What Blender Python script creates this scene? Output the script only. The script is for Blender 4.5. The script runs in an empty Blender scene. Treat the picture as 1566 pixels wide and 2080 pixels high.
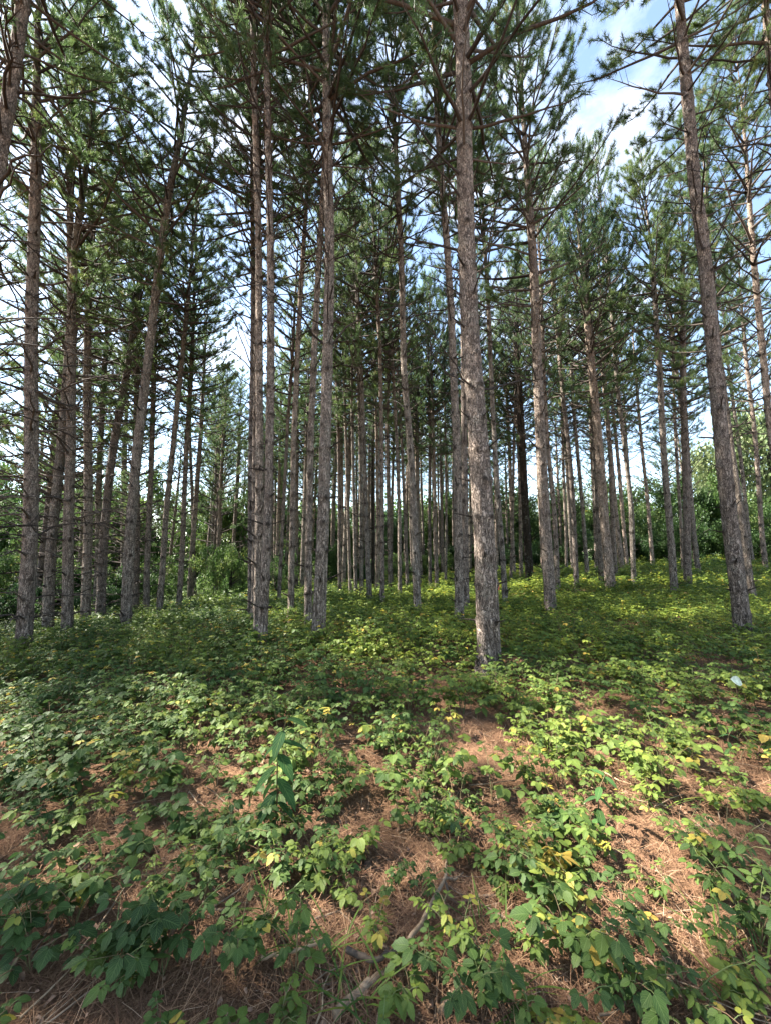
import bpy, math
import numpy as np
from mathutils import Matrix, Vector

# ------------------------------------------------------------------ camera, sky, sun, exposure
scene = bpy.context.scene
FPX, PITCH, CAMH = 800.0, math.atan(95/800.0), 1.5
HORIZ = 1135
cam_d = bpy.data.cameras.new('camera'); cam = bpy.data.objects.new('camera', cam_d)
scene.collection.objects.link(cam); scene.camera = cam
cam_d.sensor_fit = 'HORIZONTAL'; cam_d.sensor_width = 36; cam_d.lens = 36*FPX/1566
cam_d.clip_start = 0.05; cam_d.clip_end = 2000
cam.location = (0, 0, CAMH); cam.rotation_euler = (math.pi/2 + PITCH, 0, 0)

SUN_AZ, SUN_EL = math.radians(-76), math.radians(47)      # azimuth from +Y, negative = left
world = bpy.data.worlds.new("World"); scene.world = world; world.use_nodes = True
nt = world.node_tree; nt.nodes.clear()
out = nt.nodes.new('ShaderNodeOutputWorld'); bg = nt.nodes.new('ShaderNodeBackground')
sky = nt.nodes.new('ShaderNodeTexSky'); sky.sky_type = 'NISHITA'; sky.sun_disc = False
sky.sun_elevation = SUN_EL; sky.sun_rotation = SUN_AZ
sky.air_density = 1.0; sky.dust_density = 0.4; sky.ozone_density = 1.2
tc = nt.nodes.new('ShaderNodeTexCoord'); mp = nt.nodes.new('ShaderNodeMapping'); mp.inputs['Scale'].default_value = (1.6, 1.6, 3.2)
nz = nt.nodes.new('ShaderNodeTexNoise'); nz.inputs['Scale'].default_value = 1.7; nz.inputs['Detail'].default_value = 7; nz.inputs['Roughness'].default_value = .6
rp = nt.nodes.new('ShaderNodeValToRGB'); rp.color_ramp.elements[0].position = .50; rp.color_ramp.elements[1].position = .85
mx = nt.nodes.new('ShaderNodeMixRGB'); mx.inputs[2].default_value = (4.4, 4.6, 5.0, 1)
nt.links.new(tc.outputs['Generated'], mp.inputs[0]); nt.links.new(mp.outputs[0], nz.inputs['Vector'])
nt.links.new(nz.outputs['Fac'], rp.inputs[0]); nt.links.new(rp.outputs[0], mx.inputs[0])
nt.links.new(sky.outputs[0], mx.inputs[1]); wb = nt.nodes.new('ShaderNodeMixRGB'); wb.blend_type = 'MULTIPLY'; wb.inputs[0].default_value = 1; wb.inputs[2].default_value = (1.07, 1.0, .90, 1)
nt.links.new(mx.outputs[0], wb.inputs[1]); nt.links.new(wb.outputs[0], bg.inputs[0])
bg.inputs[1].default_value = 0.078
nt.links.new(bg.outputs[0], out.inputs[0])

sd = bpy.data.lights.new('sun', 'SUN'); sd.energy = 4.2; sd.angle = math.radians(.6); sd.color = (1, .93, .82)
sun = bpy.data.objects.new('sun', sd); scene.collection.objects.link(sun)
sdir = Vector((math.sin(SUN_AZ)*math.cos(SUN_EL), math.cos(SUN_AZ)*math.cos(SUN_EL), math.sin(SUN_EL)))
sun.rotation_euler = (-sdir).to_track_quat('-Z', 'Y').to_euler(); sun.location = sdir*40
scene.view_settings.view_transform = 'Standard'; scene.view_settings.look = 'None'
scene.view_settings.exposure = 2.86; scene.view_settings.gamma = 1
scene.render.engine = 'CYCLES'
scene.cycles.max_bounces = 8; scene.cycles.diffuse_bounces = 6; scene.cycles.transmission_bounces = 4
scene.cycles.transparent_max_bounces = 4; scene.cycles.glossy_bounces = 2

# ------------------------------------------------------------------ helpers
rng = np.random.default_rng(11)
def ss(x, a, b):
    t = np.clip((x-a)/(b-a), 0, 1); return t*t*(3-2*t)
def terrain(x, y):
    x = np.asarray(x, float); y = np.asarray(y, float)
    neg = np.sqrt(np.minimum(x+1, 0)**2+1)-1
    z = -0.085*np.minimum(neg, 16)
    z = z - 0.45*ss(y, 7, 24)*(1-ss(x, 3, 10))
    z = z + 0.040*np.clip(x, 0, 30)*ss(y, 9, 28)
    z = z + .05*np.sin(x*.9+1)*np.cos(y*.7) + .02*np.sin(x*2.3+y*1.7)
    return z - 0.0 + ss(y, 60, 160)*3
cp, sp = math.cos(PITCH), math.sin(PITCH)
def ray(px, py):
    u = (px-783)/FPX; v = (1040-py)/FPX
    d = np.array([u, cp - v*sp, sp + v*cp]); return d
def ground(px, py, lift=0.0):
    d = ray(px, py); t = .8
    for _ in range(4000):
        p = d*t
        if CAMH + p[2] <= terrain(p[0], p[1]) + lift: break
        t += .02 if t < 12 else .05
        if t > 75: break
    return p[0], p[1], float(terrain(p[0], p[1]))
def on_plane(px, py, Y):            # point of the vertical plane y=Y seen at that pixel
    d = ray(px, py); t = Y/d[1]; return d[0]*t, CAMH + d[2]*t

def link(o, parent=None):
    scene.collection.objects.link(o)
    if parent is not None: o.parent = parent
    return o
class Acc:
    def __init__(s): s.v = []; s.f = {3: [], 4: []}; s.t = []; s.uv = []; s.n = 0
    def add(s, v, f, tint=None, uv=None):
        v = np.asarray(v, float).reshape(-1, 3); f = np.asarray(f, int)
        s.v.append(v); s.f[f.shape[1]].append(f + s.n); n = len(v)
        s.t.append(np.full(n, .5) if tint is None else np.broadcast_to(np.asarray(tint, float), (n,)) if np.ndim(tint) == 0 else np.asarray(tint, float))
        s.uv.append(np.zeros((n, 2)) if uv is None else uv)
        s.n += n
    def mesh(s, name, mat, smooth=False):
        me = bpy.data.meshes.new(name)
        V = np.concatenate(s.v).astype(np.float32)
        F3 = np.concatenate(s.f[3]) if s.f[3] else np.zeros((0, 3), int)
        F4 = np.concatenate(s.f[4]) if s.f[4] else np.zeros((0, 4), int)
        loops = np.concatenate([F3.ravel(), F4.ravel()]).astype(np.int32)
        starts = np.concatenate([np.arange(len(F3))*3, len(F3)*3 + np.arange(len(F4))*4]).astype(np.int32)
        me.vertices.add(len(V)); me.vertices.foreach_set('co', V.ravel())
        me.loops.add(len(loops)); me.loops.foreach_set('vertex_index', loops)
        me.polygons.add(len(starts)); me.polygons.foreach_set('loop_start', starts)
        me.update(calc_edges=True)
        a = me.attributes.new('tint', 'FLOAT', 'POINT'); a.data.foreach_set('value', np.concatenate(s.t).astype(np.float32))
        uv = np.concatenate(s.uv)
        if np.any(uv):
            l = me.uv_layers.new(name='UVMap'); l.data.foreach_set('uv', uv[loops].astype(np.float32).ravel())
        if smooth: me.polygons.foreach_set('use_smooth', np.ones(len(starts), bool))
        me.materials.append(mat); me.update(); return me
    def obj(s, name, mat, parent=None, smooth=False):
        return link(bpy.data.objects.new(name, s.mesh(name, mat, smooth)), parent)
def tag(o, label=None, cat=None, group=None, kind=None):
    if label: o['label'] = label
    if cat: o['category'] = cat
    if group: o['group'] = group
    if kind: o['kind'] = kind
    return o
def empty(name, loc):
    o = bpy.data.objects.new(name, None); o.location = loc; o.empty_display_size = .3; return link(o)

def tube(acc, pts, rad, n=6, tint=.5, cap=True):
    pts = np.asarray(pts, float); rad = np.broadcast_to(np.asarray(rad, float), (len(pts),))
    T = np.gradient(pts, axis=0); T /= np.linalg.norm(T, axis=1)[:, None]+1e-9
    ref = np.array([0, 0, 1.]) if abs(T[0][2]) < .8 else np.array([1., 0, 0])
    A = np.cross(T, ref); A /= np.linalg.norm(A, axis=1)[:, None]+1e-9; B = np.cross(T, A)
    a = np.linspace(0, 2*math.pi, n, endpoint=False)
    V = pts[:, None] + rad[:, None, None]*(np.cos(a)[None, :, None]*A[:, None] + np.sin(a)[None, :, None]*B[:, None])
    m = len(pts); i = np.arange(m-1)[:, None]*n; j = np.arange(n)[None]; k = (j+1) % n
    F = np.stack([i+j, i+k, i+n+k, i+n+j], -1).reshape(-1, 4)
    acc.add(V.reshape(-1, 3), F, tint)
    if cap:
        for e, s_ in ((0, 1), (m-1, -1)):
            acc.add(np.vstack([V[e], pts[e] + T[e]*rad[e]*(-.3 if e == 0 else .3)]), np.array([[x, (x+1) % n, n][::s_] for x in range(n)]), tint)
def frames(d, up=None, roll=None, r=rng):
    """rotation matrices with local Y along d, local Z roughly up"""
    d = d/(np.linalg.norm(d, axis=1)[:, None]+1e-9)
    if up is None: up = np.tile([0, 0, 1.], (len(d), 1))
    X = np.cross(d, up); L = np.linalg.norm(X, axis=1)[:, None]; X = np.where(L < 1e-3, [[1, 0, 0]], X/(L+1e-9)); Z = np.cross(X, d)
    if roll is not None:
        c, s_ = np.cos(roll)[:, None], np.sin(roll)[:, None]; X, Z = X*c+Z*s_, Z*c-X*s_
    return np.stack([X, d, Z], -1)      # columns
def scatter(acc, tv, tf, pos, R, scale, tint, uv=None):
    n, m = len(pos), len(tv); scale = np.asarray(scale)
    if scale.ndim == 1: scale = np.repeat(scale[:, None], 3, 1)
    V = np.einsum('nij,nmj->nmi', R, tv[None]*scale[:, None, :]) + pos[:, None]
    F = (tf[None] + (np.arange(n)*m)[:, None, None]).reshape(-1, tf.shape[1])
    acc.add(V.reshape(-1, 3), F, np.repeat(tint, m), None if uv is None else np.tile(uv, (n, 1)))
def rand_dirs(n, r): v = r.normal(size=(n, 3)); return v/np.linalg.norm(v, axis=1)[:, None]

# ------------------------------------------------------------------ materials
def newmat(name):
    m = bpy.data.materials.new(name); m.use_nodes = True; n = m.node_tree; n.nodes.clear()
    return m, n, n.nodes.new('ShaderNodeOutputMaterial')
def ramp(n, stops, interp='LINEAR'):
    r = n.nodes.new('ShaderNodeValToRGB'); e = r.color_ramp.elements; r.color_ramp.interpolation = interp
    e[0].position, e[0].color = stops[0][0], (*stops[0][1], 1); e[1].position, e[1].color = stops[-1][0], (*stops[-1][1], 1)
    for p, c in stops[1:-1]: x = e.new(p); x.color = (*c, 1)
    return r
def leaf_mat(name, stops, trans=.4, rough=.55, veins=False, spec=.3):
    m, n, o = newmat(name); L = n.links
    at = n.nodes.new('ShaderNodeAttribute'); at.attribute_name = 'tint'
    r = ramp(n, stops); L.new(at.outputs['Fac'], r.inputs[0]); col = r.outputs[0]
    geo = n.nodes.new('ShaderNodeNewGeometry'); no = n.nodes.new('ShaderNodeTexNoise'); no.inputs['Scale'].default_value = 14; no.inputs['Detail'].default_value = 2
    L.new(geo.outputs['Position'], no.inputs['Vector'])
    mr = n.nodes.new('ShaderNodeMapRange'); mr.inputs[1].default_value = .3; mr.inputs[2].default_value = .7; mr.inputs[3].default_value = .72; mr.inputs[4].default_value = 1.25
    L.new(no.outputs['Fac'], mr.inputs[0])
    mu = n.nodes.new('ShaderNodeMixRGB'); mu.blend_type = 'MULTIPLY'; mu.inputs[0].default_value = 1
    L.new(col, mu.inputs[1]); L.new(mr.outputs[0], mu.inputs[2]); col = mu.outputs[0]
    if not veins:
        oi = n.nodes.new('ShaderNodeObjectInfo'); orp = ramp(n, [(0, (.80, .88, .92)), (.5, (1, 1, .95)), (1, (1.22, 1.10, .85))]); L.new(oi.outputs['Random'], orp.inputs[0])
        om = n.nodes.new('ShaderNodeMixRGB'); om.blend_type = 'MULTIPLY'; om.inputs[0].default_value = 1; L.new(col, om.inputs[1]); L.new(orp.outputs[0], om.inputs[2]); col = om.outputs[0]
    b = n.nodes.new('ShaderNodeBsdfPrincipled'); b.inputs['Roughness'].default_value = rough; b.inputs['Specular IOR Level'].default_value = spec
    if veins:
        uv = n.nodes.new('ShaderNodeUVMap'); sx = n.nodes.new('ShaderNodeSeparateXYZ'); L.new(uv.outputs[0], sx.inputs[0])
        ab = n.nodes.new('ShaderNodeMath'); ab.operation = 'ABSOLUTE'; L.new(sx.outputs[0], ab.inputs[0])
        ma = n.nodes.new('ShaderNodeMath'); ma.operation = 'MULTIPLY_ADD'; ma.inputs[1].default_value = -.35; L.new(ab.outputs[0], ma.inputs[0]); L.new(sx.outputs[1], ma.inputs[2])
        m2 = n.nodes.new('ShaderNodeMath'); m2.operation = 'MULTIPLY'; m2.inputs[1].default_value = 44; L.new(ma.outputs[0], m2.inputs[0])
        sn = n.nodes.new('ShaderNodeMath'); sn.operation = 'SINE'; L.new(m2.outputs[0], sn.inputs[0])
        pw = n.nodes.new('ShaderNodeMapRange'); pw.inputs[1].default_value = .55; pw.inputs[2].default_value = 1; pw.inputs[3].default_value = 0; pw.inputs[4].default_value = .35; L.new(sn.outputs[0], pw.inputs[0])
        mid = n.nodes.new('ShaderNodeMapRange'); mid.inputs[1].default_value = 0; mid.inputs[2].default_value = .10; mid.inputs[3].default_value = .6; mid.inputs[4].default_value = 0; L.new(ab.outputs[0], mid.inputs[0])
        ad = n.nodes.new('ShaderNodeMath'); ad.operation = 'MAXIMUM'; L.new(pw.outputs[0], ad.inputs[0]); L.new(mid.outputs[0], ad.inputs[1])
        li = n.nodes.new('ShaderNodeMixRGB'); li.blend_type = 'MIX'; li.inputs[2].default_value = (.16, .24, .07, 1)
        L.new(ad.outputs[0], li.inputs[0]); L.new(col, li.inputs[1]); col = li.outputs[0]
        bp = n.nodes.new('ShaderNodeBump'); bp.inputs['Strength'].default_value = .5; bp.inputs['Distance'].default_value = .003; bp.invert = True
        L.new(ad.outputs[0], bp.inputs['Height']); L.new(bp.outputs[0], b.inputs['Normal'])
    L.new(col, b.inputs['Base Color'])
    tr = n.nodes.new('ShaderNodeBsdfTranslucent'); L.new(col, tr.inputs[0])
    mxs = n.nodes.new('ShaderNodeMixShader'); mxs.inputs[0].default_value = trans
    L.new(b.outputs[0], mxs.inputs[1]); L.new(tr.outputs[0], mxs.inputs[2]); L.new(mxs.outputs[0], o.inputs[0])
    return m
def bark_mat(name, dark, mid, light, sc=1.0, bump=.9):
    m, n, o = newmat(name); L = n.links
    tcn = n.nodes.new('ShaderNodeTexCoord'); mpn = n.nodes.new('ShaderNodeMapping'); mpn.inputs['Scale'].default_value = (1, 1, .36)
    L.new(tcn.outputs['Object'], mpn.inputs[0])
    w = n.nodes.new('ShaderNodeTexNoise'); w.inputs['Scale'].default_value = 9*sc; w.inputs['Detail'].default_value = 3; L.new(mpn.outputs[0], w.inputs['Vector'])
    va = n.nodes.new('ShaderNodeVectorMath'); va.operation = 'MULTIPLY_ADD'; va.inputs[1].default_value = (.2, .2, .2); L.new(w.outputs['Color'], va.inputs[0]); L.new(mpn.outputs[0], va.inputs[2])
    vo = n.nodes.new('ShaderNodeTexVoronoi'); vo.feature = 'DISTANCE_TO_EDGE'; vo.inputs['Scale'].default_value = 26*sc; L.new(va.outputs[0], vo.inputs['Vector'])
    vc = n.nodes.new('ShaderNodeTexVoronoi'); vc.inputs['Scale'].default_value = 26*sc; L.new(va.outputs[0], vc.inputs['Vector'])
    cr = ramp(n, [(0, (0, 0, 0)), (.13, (1, 1, 1))]); L.new(vo.outputs['Distance'], cr.inputs[0])
    n2 = n.nodes.new('ShaderNodeTexNoise'); n2.inputs['Scale'].default_value = 70*sc; n2.inputs['Detail'].default_value = 5; n2.inputs['Roughness'].default_value = .7; L.new(mpn.outputs[0], n2.inputs['Vector'])
    n3 = n.nodes.new('ShaderNodeTexNoise'); n3.inputs['Scale'].default_value = 5; n3.inputs['Detail'].default_value = 3; L.new(tcn.outputs['Object'], n3.inputs['Vector'])
    bw = n.nodes.new('ShaderNodeMixRGB'); bw.inputs[0].default_value = .55; L.new(vc.outputs['Color'], bw.inputs[1]); L.new(n2.outputs['Fac'], bw.inputs[2])
    r = ramp(n, [(.32, mid), (.5, tuple((a+b)/2 for a, b in zip(mid, light))), (.68, light)]); L.new(bw.outputs[0], r.inputs[0])
    pk = n.nodes.new('ShaderNodeMixRGB'); pk.blend_type = 'MULTIPLY'; L.new(n3.outputs['Fac'], pk.inputs[0]); pk.inputs[2].default_value = (.98, .90, .84, 1); L.new(r.outputs[0], pk.inputs[1])
    # orange flaky bark higher up the stem, in patches
    sz = n.nodes.new('ShaderNodeSeparateXYZ'); L.new(tcn.outputs['Object'], sz.inputs[0])
    hz = n.nodes.new('ShaderNodeMapRange'); hz.inputs[1].default_value = 4; hz.inputs[2].default_value = 12; hz.inputs[3].default_value = 0; hz.inputs[4].default_value = .28; L.new(sz.outputs[2], hz.inputs[0])
    pn = n.nodes.new('ShaderNodeTexNoise'); pn.inputs['Scale'].default_value = 11; pn.inputs['Detail'].default_value = 3; L.new(mpn.outputs[0], pn.inputs['Vector'])
    pr = ramp(n, [(.46, (0, 0, 0)), (.62, (1, 1, 1))]); L.new(pn.outputs['Fac'], pr.inputs[0])
    pm = n.nodes.new('ShaderNodeMath'); pm.operation = 'MULTIPLY_ADD'; pm.inputs[2].default_value = 0; L.new(pr.outputs[0], pm.inputs[0]); L.new(hz.outputs[0], pm.inputs[1])
    po = n.nodes.new('ShaderNodeMixRGB'); po.inputs[2].default_value = (.40, .28, .21, 1); L.new(pm.outputs[0], po.inputs[0]); L.new(pk.outputs[0], po.inputs[1])
    fm_ = n.nodes.new('ShaderNodeMapping'); fm_.inputs['Scale'].default_value = (1, 1, .16); L.new(tcn.outputs['Object'], fm_.inputs[0])
    fn = n.nodes.new('ShaderNodeTexNoise'); fn.inputs['Scale'].default_value = 24; fn.inputs['Detail'].default_value = 5; fn.inputs['Roughness'].default_value = .65; fn.inputs['Distortion'].default_value = .6; L.new(fm_.outputs[0], fn.inputs['Vector'])
    fr = ramp(n, [(.40, (.38, .36, .35)), (.52, (1, 1, 1))]); L.new(fn.outputs['Fac'], fr.inputs[0])
    fh = n.nodes.new('ShaderNodeMapRange'); fh.inputs[1].default_value = .5; fh.inputs[2].default_value = 6; fh.inputs[3].default_value = .95; fh.inputs[4].default_value = .25; L.new(sz.outputs[2], fh.inputs[0])
    fu = n.nodes.new('ShaderNodeMixRGB'); fu.blend_type = 'MULTIPLY'; L.new(fh.outputs[0], fu.inputs[0]); L.new(po.outputs[0], fu.inputs[1]); L.new(fr.outputs[0], fu.inputs[2]); po = fu
    # grey lichen blotches low down
    ln_ = n.nodes.new('ShaderNodeTexNoise'); ln_.inputs['Scale'].default_value = 4.5; ln_.inputs['Detail'].default_value = 6; ln_.inputs['Roughness'].default_value = .7; L.new(tcn.outputs['Object'], ln_.inputs['Vector'])
    lr = ramp(n, [(.52, (0, 0, 0)), (.70, (.4, .4, .4))]); L.new(ln_.outputs['Fac'], lr.inputs[0])
    lm = n.nodes.new('ShaderNodeMixRGB'); lm.inputs[2].default_value = (.30, .315, .275, 1); L.new(lr.outputs[0], lm.inputs[0]); L.new(po.outputs[0], lm.inputs[1])
    mi = n.nodes.new('ShaderNodeMixRGB'); mi.inputs[1].default_value = (*dark, 1); L.new(cr.outputs[0], mi.inputs[0]); L.new(lm.outputs[0], mi.inputs[2])
    # knots carry a dark tint of their own
    at = n.nodes.new('ShaderNodeAttribute'); at.attribute_name = 'tint'
    kn = n.nodes.new('ShaderNodeMapRange'); kn.inputs[1].default_value = .5; kn.inputs[2].default_value = 1; kn.inputs[3].default_value = 0; kn.inputs[4].default_value = .85; L.new(at.outputs['Fac'], kn.inputs[0])
    mk = n.nodes.new('ShaderNodeMixRGB'); mk.inputs[2].default_value = (.022, .018, .015, 1); L.new(kn.outputs[0], mk.inputs[0]); L.new(mi.outputs[0], mk.inputs[1])
    oi = n.nodes.new('ShaderNodeObjectInfo'); orp = ramp(n, [(0, (.70, .70, .72)), (.35, (.95, .90, .86)), (.7, (.86, .88, .86)), (1, (1.18, 1.10, 1.02))]); L.new(oi.outputs['Random'], orp.inputs[0])
    om = n.nodes.new('ShaderNodeMixRGB'); om.blend_type = 'MULTIPLY'; om.inputs[0].default_value = 1; L.new(mk.outputs[0], om.inputs[1]); L.new(orp.outputs[0], om.inputs[2])
    b = n.nodes.new('ShaderNodeBsdfPrincipled'); b.inputs['Roughness'].default_value = .95; b.inputs['Specular IOR Level'].default_value = .12
    L.new(om.outputs[0], b.inputs['Base Color'])
    ad = n.nodes.new('ShaderNodeMath'); ad.operation = 'MULTIPLY_ADD'; ad.inputs[1].default_value = .6; L.new(n2.outputs['Fac'], ad.inputs[0]); L.new(cr.outputs[0], ad.inputs[2])
    a2 = n.nodes.new('ShaderNodeMath'); a2.operation = 'MULTIPLY_ADD'; a2.inputs[1].default_value = 1.1; L.new(fr.outputs[0], a2.inputs[0]); L.new(ad.outputs[0], a2.inputs[2]); ad = a2
    bp = n.nodes.new('ShaderNodeBump'); bp.inputs['Strength'].default_value = bump; bp.inputs['Distance'].default_value = .012
    L.new(ad.outputs[0], bp.inputs['Height']); L.new(bp.outputs[0], b.inputs['Normal']); L.new(b.outputs[0], o.inputs[0])
    return m
def plain_mat(name, stops, rough=.9, noise=30):
    m, n, o = newmat(name); L = n.links
    at = n.nodes.new('ShaderNodeAttribute'); at.attribute_name = 'tint'; r = ramp(n, stops); L.new(at.outputs['Fac'], r.inputs[0])
    tcn = n.nodes.new('ShaderNodeTexCoord'); no = n.nodes.new('ShaderNodeTexNoise'); no.inputs['Scale'].default_value = noise; no.inputs['Detail'].default_value = 4; L.new(tcn.outputs['Object'], no.inputs['Vector'])
    mr = n.nodes.new('ShaderNodeMapRange'); mr.inputs[1].default_value = .3; mr.inputs[2].default_value = .7; mr.inputs[3].default_value = .6; mr.inputs[4].default_value = 1.3; L.new(no.outputs['Fac'], mr.inputs[0])
    mu = n.nodes.new('ShaderNodeMixRGB'); mu.blend_type = 'MULTIPLY'; mu.inputs[0].default_value = 1; L.new(r.outputs[0], mu.inputs[1]); L.new(mr.outputs[0], mu.inputs[2])
    b = n.nodes.new('ShaderNodeBsdfPrincipled'); b.inputs['Roughness'].default_value = rough; b.inputs['Specular IOR Level'].default_value = .2
    bp = n.nodes.new('ShaderNodeBump'); bp.inputs['Strength'].default_value = .5; bp.inputs['Distance'].default_value = .004; L.new(no.outputs['Fac'], bp.inputs['Height']); L.new(bp.outputs[0], b.inputs['Normal'])
    L.new(mu.outputs[0], b.inputs['Base Color']); L.new(b.outputs[0], o.inputs[0]); return m

M_bark = bark_mat('pine_bark', (.040, .033, .029), (.145, .126, .114), (.46, .41, .37), sc=1.4, bump=1.0)
M_dead = bark_mat('dead_bark', (.008, .007, .006), (.022, .019, .016), (.045, .038, .032))
M_branch = plain_mat('branch_bark', [(0, (.030, .024, .021)), (1, (.13, .105, .09))])
M_needle = leaf_mat('pine_needles', [(0, (.050, .092, .040)), (.45, (.088, .148, .056)), (.8, (.145, .205, .070)), (1, (.26, .17, .06))], trans=.5, rough=.5, spec=.35)
M_spruce = leaf_mat('fir_needles', [(0, (.018, .040, .018)), (1, (.05, .09, .035))], trans=.2)
LEAFST = [(0, (.030, .064, .018)), (.35, (.058, .108, .024)), (.7, (.130, .185, .032)), (.88, (.19, .24, .04)), (.95, (.36, .30, .05)), (1, (.42, .28, .06))]
M_leaf = leaf_mat('bramble_leaf', LEAFST, trans=.42, veins=True)
M_leaf_far = leaf_mat('bramble_leaf_far', LEAFST, trans=.42)
M_dog = leaf_mat('glossy_leaf', [(0, (.015, .055, .020)), (1, (.05, .115, .03))], trans=.3, rough=.7, veins=True, spec=.12)
M_broad = leaf_mat('broad_leaf', [(0, (.025, .06, .02)), (.5, (.07, .13, .035)), (.85, (.16, .22, .07)), (1, (.42, .34, .05))], trans=.42)
M_pale = leaf_mat('pale_leaf', [(0, (.10, .16, .08)), (1, (.27, .33, .17))], trans=.4)
M_stem = plain_mat('stem', [(0, (.10, .09, .04)), (.5, (.16, .10, .06)), (1, (.10, .15, .05))])
M_wood = plain_mat('fallen_wood', [(0, (.06, .045, .034)), (.5, (.19, .14, .10)), (1, (.42, .30, .18))], noise=45)
M_litter = plain_mat('litter_needle', [(0, (.09, .045, .030)), (.5, (.20, .110, .062)), (.85, (.36, .225, .13)), (1, (.50, .36, .25))], noise=9)
M_dleaf = plain_mat('dead_leaf', [(0, (.14, .085, .055)), (.6, (.34, .22, .15)), (1, (.46, .40, .34))], noise=60)
M_white = plain_mat('pale_cap', [(0, (.50, .54, .42)), (1, (.62, .65, .52))])
M_flag = plain_mat('flag_orange', [(0, (.75, .12, .08)), (1, (.8, .16, .10))])

# ------------------------------------------------------------------ ground
def make_ground():
    xs = np.concatenate([np.linspace(-400, -16, 30)[:-1], np.linspace(-16, 16, 321), np.linspace(16, 400, 30)[1:]])
    ys = np.concatenate([np.linspace(-200, -4, 16)[:-1], np.linspace(-4, 22, 261), np.linspace(22, 600, 60)[1:]])
    X, Y = np.meshgrid(xs, ys); Z = terrain(X, Y)
    near = (1-ss(np.abs(X), 12, 16))*(1-ss(Y, 14, 22))
    Z = Z + near*(.012*np.sin(X*9+np.sin(Y*7)*2)*np.cos(Y*8+X*2) + .008*np.sin(X*21+Y*13)) + rng.normal(0, .004, X.shape)*near
    nx, ny = len(xs), len(ys)
    i = np.arange(ny-1)[:, None]*nx; j = np.arange(nx-1)[None]
    F = np.stack([i+j, i+j+1, i+nx+j+1, i+nx+j], -1).reshape(-1, 4)
    m, n, o = newmat('needle_litter_ground'); L = n.links
    tcn = n.nodes.new('ShaderNodeTexCoord')
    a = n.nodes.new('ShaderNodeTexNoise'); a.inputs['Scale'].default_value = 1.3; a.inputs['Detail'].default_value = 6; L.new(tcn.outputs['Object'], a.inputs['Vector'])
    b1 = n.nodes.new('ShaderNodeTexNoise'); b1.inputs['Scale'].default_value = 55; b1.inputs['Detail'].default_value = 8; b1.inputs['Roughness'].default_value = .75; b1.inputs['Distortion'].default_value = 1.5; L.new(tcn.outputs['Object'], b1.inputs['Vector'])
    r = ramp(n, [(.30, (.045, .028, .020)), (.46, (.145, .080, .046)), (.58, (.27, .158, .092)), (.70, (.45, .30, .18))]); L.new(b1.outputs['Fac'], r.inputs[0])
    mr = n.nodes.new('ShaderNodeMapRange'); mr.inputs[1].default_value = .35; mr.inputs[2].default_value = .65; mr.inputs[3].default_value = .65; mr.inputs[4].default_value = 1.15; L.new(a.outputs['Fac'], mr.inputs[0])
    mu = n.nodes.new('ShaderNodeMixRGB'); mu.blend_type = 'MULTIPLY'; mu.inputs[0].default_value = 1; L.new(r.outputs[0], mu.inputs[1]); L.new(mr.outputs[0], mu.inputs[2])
    # away from the stand the floor is green field
    bs = n.nodes.new('ShaderNodeBsdfPrincipled'); bs.inputs['Roughness'].default_value = .95; bs.inputs['Specular IOR Level'].default_value = .1
    sx = n.nodes.new('ShaderNodeSeparateXYZ'); L.new(tcn.outputs['Object'], sx.inputs[0])
    fm = n.nodes.new('ShaderNodeMapRange'); fm.inputs[1].default_value = 14; fm.inputs[2].default_value = 24; L.new(sx.outputs[1], fm.inputs[0])
    g = n.nodes.new('ShaderNodeMixRGB'); g.inputs[2].default_value = (.045, .075, .022, 1); L.new(fm.outputs[0], g.inputs[0]); L.new(mu.outputs[0], g.inputs[1]); L.new(g.outputs[0], bs.inputs['Base Color'])
    bp = n.nodes.new('ShaderNodeBump'); bp.inputs['Strength'].default_value = 1; bp.inputs['Distance'].default_value = .02; L.new(b1.outputs['Fac'], bp.inputs['Height']); L.new(bp.outputs[0], bs.inputs['Normal']); L.new(bs.outputs[0], o.inputs[0])
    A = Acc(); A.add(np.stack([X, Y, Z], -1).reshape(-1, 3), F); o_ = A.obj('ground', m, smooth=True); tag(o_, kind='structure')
make_ground()

# ------------------------------------------------------------------ pine crowns (shared meshes)
def blade_tuft(acc, P, D, r, nb, L, w, tint):
    """tufts of needles: P, D = tip position and direction; blades fan forward along the shoot"""
    n = len(P)
    dirs = np.repeat(D, nb, 0)*r.uniform(.1, 1.15, (n*nb, 1)) + rand_dirs(n*nb, r)*.85
    dirs /= np.linalg.norm(dirs, axis=1)[:, None]
    base = np.repeat(P, nb, 0) - np.repeat(D, nb, 0)*r.uniform(0, .19, (n*nb, 1))
    ln = L*r.uniform(.7, 1.2, n*nb)
    side = np.cross(dirs, rand_dirs(n*nb, r)); side /= np.linalg.norm(side, axis=1)[:, None]+1e-9
    V = np.stack([base - side*w/2, base + side*w/2, base + dirs*ln[:, None]], 1).reshape(-1, 3)
    F = np.arange(n*nb*3).reshape(-1, 3)
    t = np.clip(np.repeat(tint, nb) + r.normal(0, .08, n*nb), 0, .93)
    acc.add(V, F, np.repeat(t, 3))
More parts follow.
